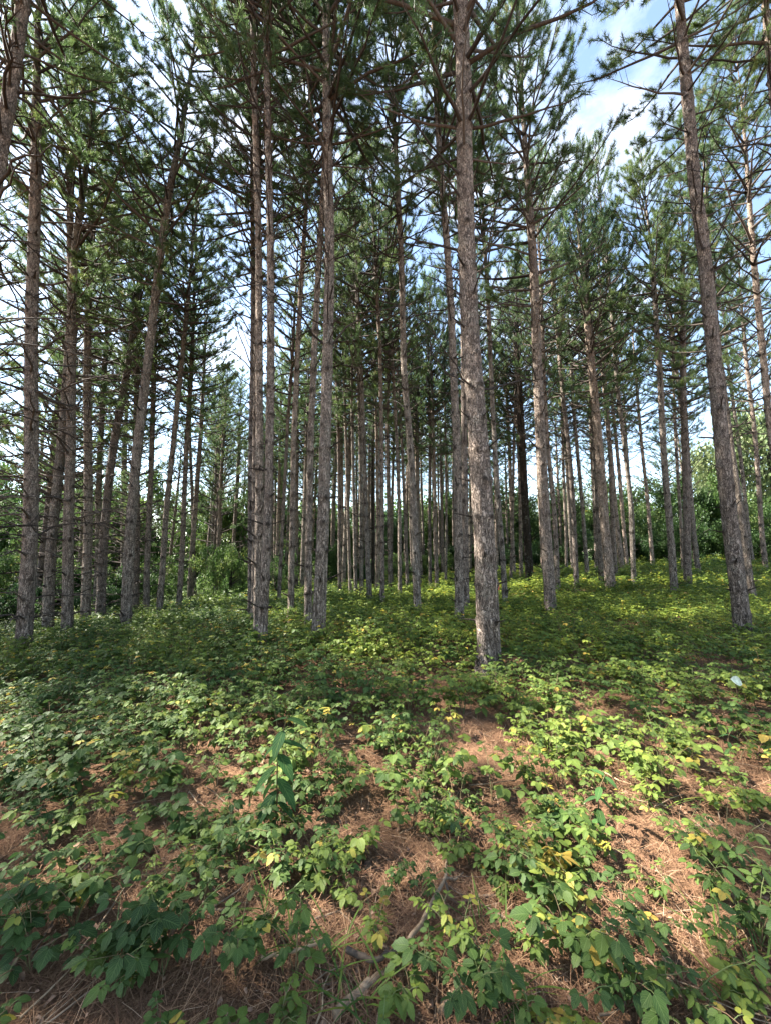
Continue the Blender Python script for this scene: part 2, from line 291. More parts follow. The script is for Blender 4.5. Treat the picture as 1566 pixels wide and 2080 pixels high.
def crown_variant(seed, Lc=9.0, R=2.1, nb=26, bw=.007, dens=1.0, lowdead=.35, whorl=.42):
    r = np.random.default_rng(seed); W = Acc(); N = Acc(); P = []; D = []; T = []
    z = 0.0
    while z < Lc-.25:
        t = z/Lc
        prof = R*(min(1, .55+t*2.2))*(1-t**2.3)**.75
        nbr = r.integers(4, 7); a0 = r.uniform(0, 6.28)
        for k in range(nbr):
            az = a0 + k*6.283/nbr + r.normal(0, .22); ln = prof*r.uniform(.6, 1.18)+.12
            el = math.radians(12 + 50*t + r.normal(0, 8))
            if r.random() < .12 + .25*(1-t)*(t < .25): continue
            m = 7; s = np.linspace(0, 1, m)
            bend = .55*s**2*(1-t)
            e = el - .12 + bend*1.1
            dl = ln/(m-1); dz = np.concatenate([[0], np.cumsum(np.sin(e[:-1]))])*dl; dr = np.concatenate([[0], np.cumsum(np.cos(e[:-1]))])*dl
            wob = np.cumsum(r.normal(0, .05, m))*ln*.25
            ca, sa = math.cos(az), math.sin(az)
            pts = np.stack([ca*dr - sa*wob, sa*dr + ca*wob, z + dz], -1)
            r0 = .011 + .012*ln
            tube(W, pts, r0*(1-s*.82), 4, r.uniform(.0, .7), cap=False)
            dead = t < .22 and r.random() < lowdead
            ns = int((3.5 + ln*6.0)*dens)
            for q in range(ns):
                u = r.uniform(.28, 1); i = min(int(u*(m-1)), m-2); fr = u*(m-1)-i
                p = pts[i]*(1-fr)+pts[i+1]*fr; tg = pts[i+1]-pts[i]; tg /= np.linalg.norm(tg)
                sd_ = np.cross(tg, [0, 0, 1]); sd_ /= np.linalg.norm(sd_)+1e-9
                sgn = 1 if q % 2 else -1
                dd = tg*r.uniform(.5, 1.1) + sd_*sgn*r.uniform(.3, .9) + np.array([0, 0, r.uniform(-.05, .5)]); dd /= np.linalg.norm(dd)
                sl = r.uniform(.15, .55)*min(1, ln)*(1.25-u*.6)
                end = p + dd*sl + np.array([0, 0, sl*.18])
                tube(W, [p, (p+end)/2 + r.normal(0, .02, 3), end], [.006, .0045, .003], 3, r.uniform(0, .6), cap=False)
                if dead: 
                    continue
                nt_ = 1 + (r.random() < .75) + (r.random() < .3)
                for w_ in range(nt_):
                    de = dd + r.normal(0, .35, 3) + [0, 0, .25]; de /= np.linalg.norm(de)
                    P.append(end - dd*sl*.3*w_ + de*.06); D.append(de); T.append(np.clip(r.normal(.42, .2), 0, .9))
            if not dead:
                de = pts[-1]-pts[-2]; de /= np.linalg.norm(de); P.append(pts[-1]+de*.06); D.append(de); T.append(.5)
        z += whorl*r.uniform(.8, 1.2)
    P.append([0, 0, Lc]); D.append([0, 0, 1.]); T.append(.5)
    blade_tuft(N, np.array(P, float), np.array(D, float), r, nb, .145, bw, np.array(T))
    return W.mesh('limb_wood', M_branch), N.mesh('needle_foliage', M_needle), len(P)
CR_NEAR = [crown_variant(100+i, Lc=9.3, R=2.5+.2*(i % 3), nb=60, bw=.0095, dens=.52) for i in range(6)]
CR_FAR = [crown_variant(200+i, Lc=9.0, R=2.5, nb=30, bw=.015, dens=.46) for i in range(4)]
CR_DEEP = [crown_variant(250+i, Lc=9.0, R=2.0, nb=16, bw=.02, dens=.36) for i in range(3)]
CR_LOW = [crown_variant(300+i, Lc=12.5, R=3.0, nb=24, bw=.015, dens=.55, lowdead=.6, whorl=.5) for i in range(3)]

# ------------------------------------------------------------------ pines
def to_px_s(x, y):
    z = float(terrain(x, y))-CAMH; f = y*cp+z*sp; v = -y*sp+z*cp; return 783+FPX*x/f, 1040-FPX*v/f
def pine(px_pts, w, label, H=19.0, zc=None, lod=0, group=None, dead='stub', seed=0, name='pine_tree', mat=None, crown=True, base=None, lift=.18, wmid=None, cat='tree', low=False):
    r = np.random.default_rng(1000+seed)
    mat = mat or M_bark
    if base is None:
        bx, by, bz = ground(*px_pts[0], lift)
        zs, xs = [bz-.15], [bx]
        for px, py in px_pts[1:]:
            x, z = on_plane(px, py, by); xs.append(x); zs.append(z)
        dist = by
        stretch = math.sqrt(1 + ((px_pts[0][0]-783)/FPX)**2)
        d0 = .88*w/FPX*by/stretch
        d0 = min(max(d0, .15), .44)
    else:
        bx, by = base; bz = float(terrain(bx, by)); zs, xs = [bz-.15, bz+9], [bx, bx + r.normal(0, .18)]; d0 = w; dist = by
    zs, xs = np.array(zs), np.array(xs)
    top = bz + H
    zc_abs = bz + (zc if zc is not None else 8.0 + 2.0*(1-float(ss(by, 7, 14))) + .8*float(ss(by, 24, 34)) + r.uniform(-.6, 1.1))
    # extend the traced line above its last point, easing back to upright
    sl = (xs[-1]-xs[-2])/(zs[-1]-zs[-2]); sl = max(-.09, min(.09, sl))
    keep = zs < top-1; zs, xs = zs[keep], xs[keep]
    zl, xl = zs[-1], xs[-1]
    zs = np.append(zs, [zl+1.5, top+.01]); xs = np.append(xs, [xl+1.5*sl, xl+1.5*sl + (top-zl-1.5)*sl*.6])
    step = .035 if lod == 0 else (.07 if lod == 1 else .13); nr = 36 if lod == 0 else (16 if lod == 1 else 9)
    Z = np.arange(zs[0], top, step)
    # smooth interpolation
    Xc = np.interp(Z, zs, xs); k = max(3, int(1.2/step)) | 1
    Xp = np.pad(Xc, k//2, mode='reflect', reflect_type='odd'); Xc = np.convolve(Xp, np.ones(k)/k, 'valid')
    yl = r.normal(0, .012); Yc = by + (Z-bz)*yl + .05*np.sin(Z*.5+r.uniform(0, 6))*ss(Z-bz, 0, 3)
    h = np.clip((Z-bz)/H, 0, 1)
    R = d0/2*(1 - .34*h**.8)*(1-ss(h, .55, 1.0)*.86) * (1 + .10*np.exp(-(Z-bz)/.9) + .34*np.exp(-(Z-bz)/.13))
    wh = []; zz = bz + r.uniform(.4, .8)
    while zz < top-1: wh.append(zz); zz += r.uniform(.36, .56)
    wh = np.array(wh)
    dz = Z[:, None]-wh[None]; sw = np.exp(-(dz/.05)**2).sum(1)
    root = empty(name, (bx, by, bz))
    a = np.linspace(0, 2*math.pi, nr, endpoint=False)
    A2, Z2 = np.meshgrid(a, Z)
    ph = r.uniform(0, 6, 6)
    nf = 1 + .035*np.sin(3*A2+ph[0]+Z2*.7) + .03*np.sin(5*A2+ph[1]-Z2*1.3) + .02*np.sin(2*A2+Z2*4+ph[2]) + r.normal(0, .016 if lod < 2 else 0, A2.shape)
    nf += .13*np.exp(-(Z2-bz)/.16)*np.cos(5*A2+ph[3]) * (Z2 > bz-.2)
    nf += sw[:, None]*.05*(1+np.cos(2*A2+ph[4]))
    RR = R[:, None]*nf
    kb = np.zeros(A2.shape)
    tint = np.full(A2.shape, .5)
    Ab = Acc(); branches = []
    for wz in wh:
        n_k = r.integers(2, 6); ak = r.uniform(0, 6.28)
        ii = int((wz-Z[0])/step); 
        if ii >= len(Z)-1: break
        rad = R[ii]
        for q in range(n_k):
            th = ak + q*6.283/n_k + r.normal(0, .25)
            da = np.abs((A2-th+math.pi) % (2*math.pi)-math.pi)*rad
            dd = np.sqrt(da**2 + (Z2-wz)**2); kr = r.uniform(.018, .040)*(1 if lod == 0 else 1.3)
            tint = np.maximum(tint, .5 + .5*np.minimum(1, 1.7*np.exp(-(dd/kr)**2)))
            kb += np.exp(-(dd/(kr*1.3))**2)*.018
            hh = wz-bz
            if wz > zc_abs: continue
            if dead == 'long': ln = r.uniform(.6, 2.6)*(.5 + .5*ss(hh, 1, 5)) if r.random() < .72 else r.uniform(.05, .3)
            elif dead == 'none': continue
            else:
                pl = ss(hh, zc_abs-bz-5.5, zc_abs-bz-1.5)
                ln = r.uniform(.5, 1.8) if r.random() < pl*.75 else (r.uniform(.07, .29) if r.random() < .62 else 0)
            if ln < .03: continue
            el = r.uniform(.0, .75) if dead != 'long' else r.uniform(-.18, .28)
            if ln > .4 and dead != 'long': el = r.uniform(.1, .8)
            m = 3 if ln < .3 else 7; s = np.linspace(0, 1, m)
            dirv = np.array([math.cos(th)*math.cos(el), math.sin(th)*math.cos(el), math.sin(el)])
            p0 = np.array([Xc[ii]-bx+math.cos(th)*rad*.85, Yc[ii]-by+math.sin(th)*rad*.85, wz-bz])
            pts = p0 + dirv*s[:, None]*(ln+rad*.15)
            if m > 3:
                pts[:, 2] += .10*ln*np.sin(s*3+r.uniform(-1, 1)) - pts[0, 2]*0; pts[1:, :2] += np.cumsum(r.normal(0, .025*ln, (m-1, 2)), 0)
                pts[0] = p0
            br = (.0135 + .006*min(ln, 1.5))*r.uniform(.7, 1.2)*(1.35 if dead == 'long' else 1)*(1 if lod < 2 else 1.3)
            tn = r.uniform(0, .25) if dead != 'long' else r.uniform(0, .6)
            if lod == 2 and ln > .3 and dead != 'long': continue
            stub = ln < .3 or lod == 2; tgt = Ab if stub else Acc()
            if stub: tn = 1.0; br *= 1.15
            else: br *= .85
            tube(tgt, pts, br*(1-s*(.55 if m == 3 else .8)), 5 if lod == 0 else 4, tn)
            if ln > .5:
                for _ in range(r.integers(4, 9 if dead != 'long' else 11)):
                    u = r.uniform(.25, .95)*(m-1); i0 = int(u); p = pts[i0]*(1-(u-i0))+pts[min(i0+1, m-1)]*(u-i0)
                    dv = dirv + rand_dirs(1, r)[0]*.9; dv[2] = dv[2]*.6+.1; dv /= np.linalg.norm(dv); l2 = r.uniform(.1, .45)*ln*.6
                    tube(tgt, [p, p+dv*l2*.5+r.normal(0, .02, 3), p+dv*l2], [br*.45, br*.3, br*.15], 3, tn, cap=False)
            if not stub: branches.append(tgt)
    V = np.stack([Xc[:, None]-bx + (RR+kb)*np.cos(A2), Yc[:, None]-by + (RR+kb)*np.sin(A2), Z2-bz], -1)
    n0, n1 = A2.shape; i = np.arange(n0-1)[:, None]*n1; j = np.arange(n1)[None]; kx = (j+1) % n1
    F = np.stack([i+j, i+kx, i+n1+kx, i+n1+j], -1).reshape(-1, 4)
    Tk = Acc(); Tk.add(V.reshape(-1, 3), F, tint.ravel())
    if Ab.n:
        for v_ in Ab.v: pass
        for kf in (3, 4):
            if Ab.f[kf]: Tk.f[kf].append(np.concatenate(Ab.f[kf]) + Tk.n)
        Tk.v += Ab.v; Tk.t += Ab.t; Tk.uv += Ab.uv; Tk.n += Ab.n
    Tk.obj('trunk', mat, root, smooth=True)
    for b_ in branches: b_.obj('dead_branch', M_branch if mat is M_bark else M_dead, root)
    if crown:
        src = (CR_LOW if low else (CR_NEAR if lod == 0 or (lod == 1 and by < 14) else CR_FAR))[r.integers(0, 3)] if low else (CR_NEAR if by < 15 else (CR_FAR if by < 30 else CR_DEEP))[r.integers(0, 6 if by < 15 else (4 if by < 30 else 3))]
        Lm = 12.5 if low else (9.3 if by < 15 else 9.0)
        ic = min(int((zc_abs-Z[0])/step), len(Z)-2); it = len(Z)-1
        p0 = Vector((Xc[ic]-bx, Yc[ic]-by, Z[ic]-bz)); p1 = Vector((Xc[it]-bx, Yc[it]-by, top-bz))
        ax = p1-p0; q = ax.to_track_quat('Z', 'Y'); s_ = ax.length/Lm; sr = r.uniform(.85, 1.12)*(d0/.3)**.3
        rot = (q.to_matrix() @ Matrix.Rotation(r.uniform(0, 6.28), 3, 'Z')).to_euler()
        for nm, me in (('limb_wood', src[0]), ('needle_foliage', src[1])):
            c = bpy.data.objects.new(nm, me); c.location = p0; c.rotation_euler = rot; c.scale = (sr, sr, s_); link(c, root)
    return tag(root, label, cat, group)

PL = []   # label, width, pts, kwargs
def T(label, w, pts, **k): PL.append((label, w, pts, k))
# the left row
T('thick pine cut off by the left picture edge, leaning in at the top left corner', 58, [(-165, 1385), (-50, 640), (10, 260), (52, 0)], lod=0, dead='long')
T('broad dark pine nearest the left edge, its base lowest of the left row', 40, [(50, 1315), (58, 1100), (64, 900), (68, 700), (74, 520), (74, 300), (72, 180)], lod=0, dead='long')
T('second pine of the left row, bending right as it rises', 28, [(98, 1290), (112, 1080), (130, 900), (148, 700), (165, 520), (188, 380), (200, 300), (214, 190)], lod=0, dead='long')
T('straight pine just right of the bending second pine on the left', 28, [(138, 1287), (142, 1080), (147, 900), (145, 700), (143, 520), (141, 300)], lod=0, dead='long')
T('fourth pine of the left row, upright and evenly grey', 24, [(175, 1265), (177, 1080), (180, 900), (180, 700), (182, 520), (186, 380)], lod=0, dead='long')
T('left row pine whose trunk crosses behind its neighbour and leans right', 23, [(204, 1258), (210, 1100), (222, 990), (236, 890), (265, 720), (290, 520), (303, 400)], lod=0, dead='long')
T('slim pine standing close behind the crossing trunk on the left', 17, [(197, 1250), (205, 1020), (215, 850), (228, 620), (232, 520), (241, 350)], lod=1, dead='long')
T('leaning left row pine, its trunk sweeping right to a bent upper stem', 26, [(255, 1275), (264, 1150), (272, 1050), (285, 900), (300, 770), (320, 600), (332, 520), (352, 400), (378, 290)], lod=0, dead='stub')
T('thin pine half hidden behind the sweeping leaning trunk', 17, [(250, 1225), (254, 1050), (256, 900), (264, 700), (268, 600), (276, 430)], lod=1, dead='long')
T('thin pine just right of the sweeping trunk base', 17, [(277, 1252), (275, 1080), (274, 900), (276, 700), (278, 600), (285, 450)], lod=1, dead='long')
T('pale edged pine left of the slender right leaning trunk', 15, [(298, 1250), (300, 1080), (307, 900), (314, 700), (314, 520), (318, 400)], lod=1, dead='long')
T('slender dark pine leaning right, fifth from the right end of the left row', 15, [(323, 1252), (336, 1050), (353, 900), (368, 745), (387, 520), (396, 420)], lod=1, dead='stub')
T('slim pine second from the right end of the left row', 13, [(363, 1242), (373, 1060), (381, 900), (389, 770), (395, 570), (400, 480)], lod=1, dead='stub')
T('slim sunlit pine ending the left row on the right', 13, [(385, 1228), (397, 1050), (408, 900), (415, 800), (420, 720), (428, 600)], lod=1)
T('dim narrow pine directly behind the sunlit end of the left row', 9, [(398, 1222), (392, 1050), (388, 900), (392, 700)], lod=2)
# centre-left trio
T('leftmost thin trunk of the tight centre left cluster', 10, [(511, 1260), (512, 1040), (512, 900), (516, 600), (516, 450)], lod=1)
T('thin trunk squeezed between the two thicker cluster pines and the leftmost one', 9, [(517, 1264), (518, 1040), (519, 900), (521, 600), (522, 450)], lod=1)
T('thicker left pine of the centre left cluster', 17, [(525, 1292), (527, 1150), (529, 1040), (530, 780), (533, 520), (530, 300), (526, 120)], lod=0)
T('front pine of the centre left cluster, its base lowest of them', 20, [(533, 1304), (539, 1150), (544, 1040), (546, 780), (546, 520), (544, 350), (540, 180)], lod=0)
T('very thin leaning pine between the cluster and the twin pale stems', 8, [(566, 1228), (577, 1030), (585, 850), (592, 750), (600, 600)], lod=2)
T('pale slim pine leaning right, left of a similar one', 14, [(592, 1250), (593, 1080), (597, 900), (607, 700), (617, 520), (623, 420)], lod=1)
T('slim pine leaning right close beside the thick centre trunk', 15, [(627, 1272), (628, 1100), (631, 900), (641, 700), (652, 520), (660, 400)], lod=1)
T('thick pine left of centre with a dark furrowed lower trunk', 29, [(647, 1290), (654, 1150), (659, 1050), (665, 800), (671, 520), (666, 200), (665, 0)], lod=0)
# centre
T('slim upright pine right of the thick left centre trunk', 9, [(691, 1212), (690, 1050), (688, 900), (684, 780)], lod=2)
T('thin pine fourth left of the dark dead stem in the middle', 8, [(713, 1211), (708, 1050), (704, 900), (700, 800)], lod=2)
T('thin pine third left of the dark dead stem in the middle', 8, [(724, 1213), (720, 1050), (717, 900)], lod=2)
T('slim pine second left of the dark dead stem in the middle', 9, [(735, 1212), (734, 1050), (732, 900), (728, 760)], lod=2)
T('tall slim pine just left of the dark dead stem, leaning left at the top', 12, [(753, 1224), (745, 1080), (741, 950), (735, 780), (724, 560)], lod=1)
T('slim pine just right of the dark dead stem in the middle', 9, [(766, 1206), (768, 1050), (766, 900), (762, 760)], lod=2)
T('upright pine with regular dark knots in the middle of the stand', 11, [(777, 1228), (776, 1050), (775, 900), (772, 700), (764, 560)], lod=1)
T('slim pine between the knotted middle trunk and the taller right one', 8, [(792, 1209), (789, 1050), (786, 900), (790, 720)], lod=2)
T('slender pine left of the paired thin stems in the middle', 9, [(812, 1214), (811, 1050), (806, 900), (795, 700)], lod=1)
T('thin leaning pine left of the taller middle pine', 8, [(828, 1200), (822, 1050), (816, 900), (810, 800)], lod=2)
T('taller middle pine with a long clean trunk leaning left upward', 17, [(848, 1241), (843, 1120), (835, 950), (828, 850), (820, 770), (813, 520), (805, 380), (801, 300)], lod=0)
T('thin pine close to the right of the taller middle pine', 9, [(852, 1195), (847, 1040), (847, 850), (848, 720), (848, 570)], lod=2)
T('thin knotted pine left of another like it, right of the middle', 8, [(873, 1196), (872, 1050), (873, 900), (870, 760)], lod=2)
T('thin knotted pine further right, before the sunlit gap', 9, [(887, 1196), (883, 1050), (880, 900), (876, 780)], lod=2)
T('pale thin pine left of the two overlapping trunks beside the big one', 6, [(904, 1190), (906, 1050), (904, 900), (902, 800)], lod=2)
T('long pine left of the biggest trunk, in front of its overlapping partner', 20, [(932, 1257), (930, 1100), (926, 900), (920, 800), (913, 620), (905, 500), (896, 400), (885, 250), (878, 125)], lod=0)
T('pine partly hidden behind the long one left of the biggest trunk', 16, [(946, 1236), (943, 1080), (941, 900), (940, 700), (938, 500)], lod=1)
T('biggest pine trunk of the scene, right of centre with broken branch stubs', 51, [(993, 1340), (987, 1180), (982, 1080), (972, 900), (966, 800), (958, 700), (953, 560), (950, 460), (945, 330), (943, 200), (941, 100), (935, 0), (928, -200)], lod=0, H=19.5, zc=8.0)
T('slim tan pine immediately right of the biggest trunk', 13, [(1026, 1228), (1020, 1120), (1014, 1040), (1005, 900), (998, 770), (990, 595), (985, 520), (978, 380)], lod=1)
T('very thin pale pine between the slim tan pine and the black dead trunk', 7, [(1036, 1182), (1039, 1050), (1041, 900), (1043, 760)], lod=2)
T('thin pine touching the left side of the black dead trunk', 9, [(1058, 1174), (1056, 1050), (1053, 900), (1048, 780)], lod=2)
T('knotty pine with a straight trunk right of the black dead trunk', 27, [(1118, 1241), (1112, 1150), (1106, 1050), (1096, 900), (1085, 720), (1078, 570), (1070, 450), (1060, 300), (1050, 150), (1038, 0)], lod=0)
T('slim pine hugging the right side of the straight knotty trunk', 12, [(1133, 1206), (1124, 1040), (1110, 900), (1103, 795), (1096, 650)], lod=1)
T('thin upright pine standing alone before the pale foliage', 8, [(1150, 1160), (1147, 1000), (1144, 900), (1140, 780)], lod=2)
T('slim pine curving left at the top, left of its twin', 12, [(1171, 1192), (1164, 1040), (1155, 920), (1145, 820), (1133, 670), (1120, 540), (1110, 430)], lod=1, H=22)
T('slim pine right of its twin with dark knots in pairs', 10, [(1193, 1174), (1181, 1010), (1169, 900), (1160, 820), (1155, 720)], lod=1)
T('thin pine left of the large tapering trunk', 9, [(1211, 1160), (1206, 1000), (1199, 900), (1193, 770), (1186, 660)], lod=2)
T('large tapering pine with a flared pale base', 24, [(1240, 1197), (1231, 1090), (1225, 1000), (1217, 900), (1208, 820), (1198, 720), (1188, 595), (1180, 520), (1165, 350), (1157, 240)], lod=0)
T('thin dark pine just behind the orange lit one', 8, [(1283, 1150), (1280, 1000), (1276, 900), (1272, 800)], lod=2)
T('orange lit slim pine leaning left before the hedge', 12, [(1287, 1186), (1281, 1040), (1266, 900), (1254, 795), (1244, 670), (1234, 570), (1224, 480)], lod=1, H=23)
T('pinkish pine with a slim straight trunk, left of the greyer close one', 18, [(1370, 1203), (1362, 1080), (1352, 920), (1345, 770), (1335, 645), (1327, 500), (1314, 350), (1304, 250)], lod=0)
T('grey pine standing close right of the pinkish one', 19, [(1396, 1193), (1392, 1050), (1388, 900), (1386, 770), (1383, 620), (1380, 500), (1377, 400)], lod=0)
T('dim thin pine seen between the pinkish and grey trunks', 9, [(1387, 1165), (1378, 1020), (1366, 800), (1357, 680)], lod=2)
T('thin pale pine just right of the grey trunk, before the dark hedge', 10, [(1413, 1148), (1405, 980), (1402, 880), (1396, 760)], lod=2)
T('heavy leaning pine at the right, second largest trunk', 42, [(1510, 1283), (1494, 1160), (1474, 1030), (1456, 910), (1438, 770), (1425, 645), (1412, 500), (1396, 400), (1386, 260), (1370, 110), (1357, 0)], lod=0, H=19.5)
T('reddish pine showing behind the heavy leaning trunk', 18, [(1530, 1215), (1511, 1090), (1486, 920), (1466, 720), (1452, 560), (1440, 440), (1425, 200)], lod=0)
T('pine cut by the right picture edge, entering at mid height', 22, [(1612, 1235), (1563, 845), (1553, 670), (1543, 520), (1530, 360), (1520, 250)], lod=0)
T('pine at the top right corner, its trunk leaving the right edge', 34, [(1668, 1290), (1600, 560), (1566, 280), (1553, 170), (1540, 0)], lod=0)
for i, (lab, w, pts, k) in enumerate(PL): pine(pts, w, lab, seed=i, **k)
pine([(1077, 1184), (1066, 1020), (1059, 900), (1052, 740), (1048, 560), (1046, 470)], 19, 'pine with a black trunk, darkest of all, right of the biggest pine', lod=1, mat=M_dead, seed=91)
pine([(758, 1200), (758, 1050), (757, 900), (755, 800)], 7, 'thin blackened dead stem in the middle of the stand', H=10, lod=2, crown=False, mat=M_dead, seed=92, name='dead_tree')

for i, (x, y, lab) in enumerate([(9.3, 17.2, 'slim pine in the gap between the knotty pine and its slim neighbour'), (12.4, 21.5, 'slim pine behind the large tapering pine'), (16.5, 21.0, 'slim pine between the orange lit and pinkish pines, further back'), (21.5, 22.5, 'slim pine in the gap left of the heavy leaning trunk'), (24.5, 26.5, 'slim far pine right of the grey pine'), (18.5, 27.5, 'thin far pine behind the pinkish pine'), (27.5, 24.5, 'slim pine right of the heavy leaning trunk'), (6.2, 23.5, 'thin pine right of the pine with the black trunk')]):
    pine(None, .24, lab, base=(x, y), lod=1, seed=620+i, H=21.5); PL.append((lab, 0, [to_px_s(x, y)], {}))
# far rows of the plantation: every tree its own object
taken = [(ground(*p[0], .18)[0], ground(*p[0], .18)[1]) for _, _, p, _ in PL]
rr = np.random.default_rng(5); nfar = 0
rot = math.radians(9); cr_, sr_ = math.cos(rot), math.sin(rot)
for a in np.arange(-50, 50, 2.7):
    for b in np.arange(16, 58, 2.6):
        x = a*cr_ - b*sr_ + rr.normal(0, .3); y = a*sr_ + b*cr_ + rr.normal(0, .35)
        if y < 21 or y > 50: continue
        if x < -.46*y or x > .62*y: continue
        if x > .30*y and y > 30: continue
        if y < 27 and -.40*y < x < -.26*y: continue
        if min((x-u)**2 + (y-v)**2 for u, v in taken) < 2.2: continue
        if rr.random() < .08: continue
        side = 'left of' if x < -.1*y else ('right of' if x > .12*y else 'behind')
        ring = 'far' if y < 36 else 'very far'
        pine(None, rr.uniform(.22, .33), f'{ring} thin pine trunk in the crowded rows {side} the centre', base=(x, y), H=rr.uniform(16.5, 19.5), lod=2, seed=500+nfar, group=f'{ring} plantation pines {side} the centre')
        nfar += 1
# edge pines at the left with living branches far down
for i, (x, y, lab) in enumerate([(-12.6, 11.4, 'low branched pine standing just behind the second and third left trunks'), (-13.2, 15.6, 'low branched pine behind the middle of the left row'), (-17.0, 10.6, 'low branched pine filling the left picture edge'),
        (-17.5, 13.5, 'low branched pine behind the first left row trunk, foliage to the ground'), (-15.2, 17.5, 'low branched pine filling the gap behind the left row'),
        (-20.5, 18.5, 'low branched pine at the far left edge'), (-15.0, 23, 'dense low branched pine left of the far corridor'), (-12.2, 28, 'dark bushy pine beside the far corridor'),
        (-20, 26, 'low branched pine deep behind the left row'), (-10.5, 33, 'small dense pine at the end of the left corridor'), (-6.5, 31, 'dark green low pine left of the centre cluster'), (-26, 22, 'low branched pine farthest left'), (-23, 16, 'tall low branched pine closing the left edge'), (-25, 28, 'tall low branched pine deep at the left'), (-31, 25, 'low branched pine on the far left skyline'), (-18, 33, 'low branched pine far behind the left row')]):
    pine(None, .26, lab, base=(x, y), H=15+1.6*(i % 3), zc=1.6 if y > 20 else 3.0, lod=2, seed=700+i, low=True, dead='long')
for i, (x, y, lab) in enumerate([(26.5, 36.5, 'low branched pine above the hedge behind the heavy leaning trunk'), (21.0, 38.5, 'low branched pine above the hedge behind the grey pine'), (16.0, 36.0, 'low branched pine above the hedge behind the orange lit pine'), (11.5, 37.5, 'low branched pine above the hedge behind the slim twin pines'), (8.2, 34.0, 'low branched pine above the hedge right of the black trunk'), (30.5, 39.5, 'low branched pine above the hedge at the right edge')]):
    pine(None, .26, lab, base=(x, y), H=14+1.3*(i % 3), zc=3.0, lod=2, seed=740+i, low=True, dead='long')
# pines just outside the frame on the left and behind: they throw the dappled shade
for i, (x, y) in enumerate([(-17.5, 9.0), (-20.0, 11.0), (-14.6, 8.0), (-9.6, 4.0), (-10.5, 0.6), (-7.8, 2.2), (-12, 2.6), (-15.5, 5.0), (-4.8, -1.5)]):
    pine(None, .32, 'pine just outside the picture on the left, throwing dappled shade', base=(x, y), H=18, lod=2, seed=800+i, group='pines outside the picture that shade the foreground')
print('far pines', nfar)

# ------------------------------------------------------------------ leaf templates
def leaflet(nseg=7, wid=.31, jag=.035, fold=.16, droop=.18):
    v = [(0, 0, 0)]; uv = [(0, 0)]
    L_, R_, Mi = [], [], []
    t = np.linspace(0, 1, nseg+1)
    verts = []; uvs = []
    for i, s in enumerate(t):
        w = wid*math.sin(math.pi*s**.78)**.85 if 0 < s < 1 else 0
        if 0 < s < 1: w += jag*(1 if i % 2 else -1)
        z = -droop*s*s
        verts += [(-w, s, z+fold*w), (0, s, z), (w, s, z+fold*w)]; uvs += [(-1 if w else 0, s), (0, s), (1 if w else 0, s)]
    f = []
    for i in range(nseg):
        a = i*3
        f += [(a, a+1, a+4, a+3), (a+1, a+2, a+5, a+4)]
    return np.array(verts, float), np.array(f), np.array(uvs, float)
LT = {0: leaflet(9, jag=.022), 1: leaflet(4, jag=0), 2: (np.array([(0, 0, 0), (.36, .45, .04), (0, 1, -.15), (-.36, .45, .04)], float), np.array([(0, 1, 2, 3)]), np.array([(0, 0), (1, .5), (0, 1), (-1, .5)], float))}
LANCE = leaflet(9, wid=.20, jag=0, fold=.2, droop=.25)
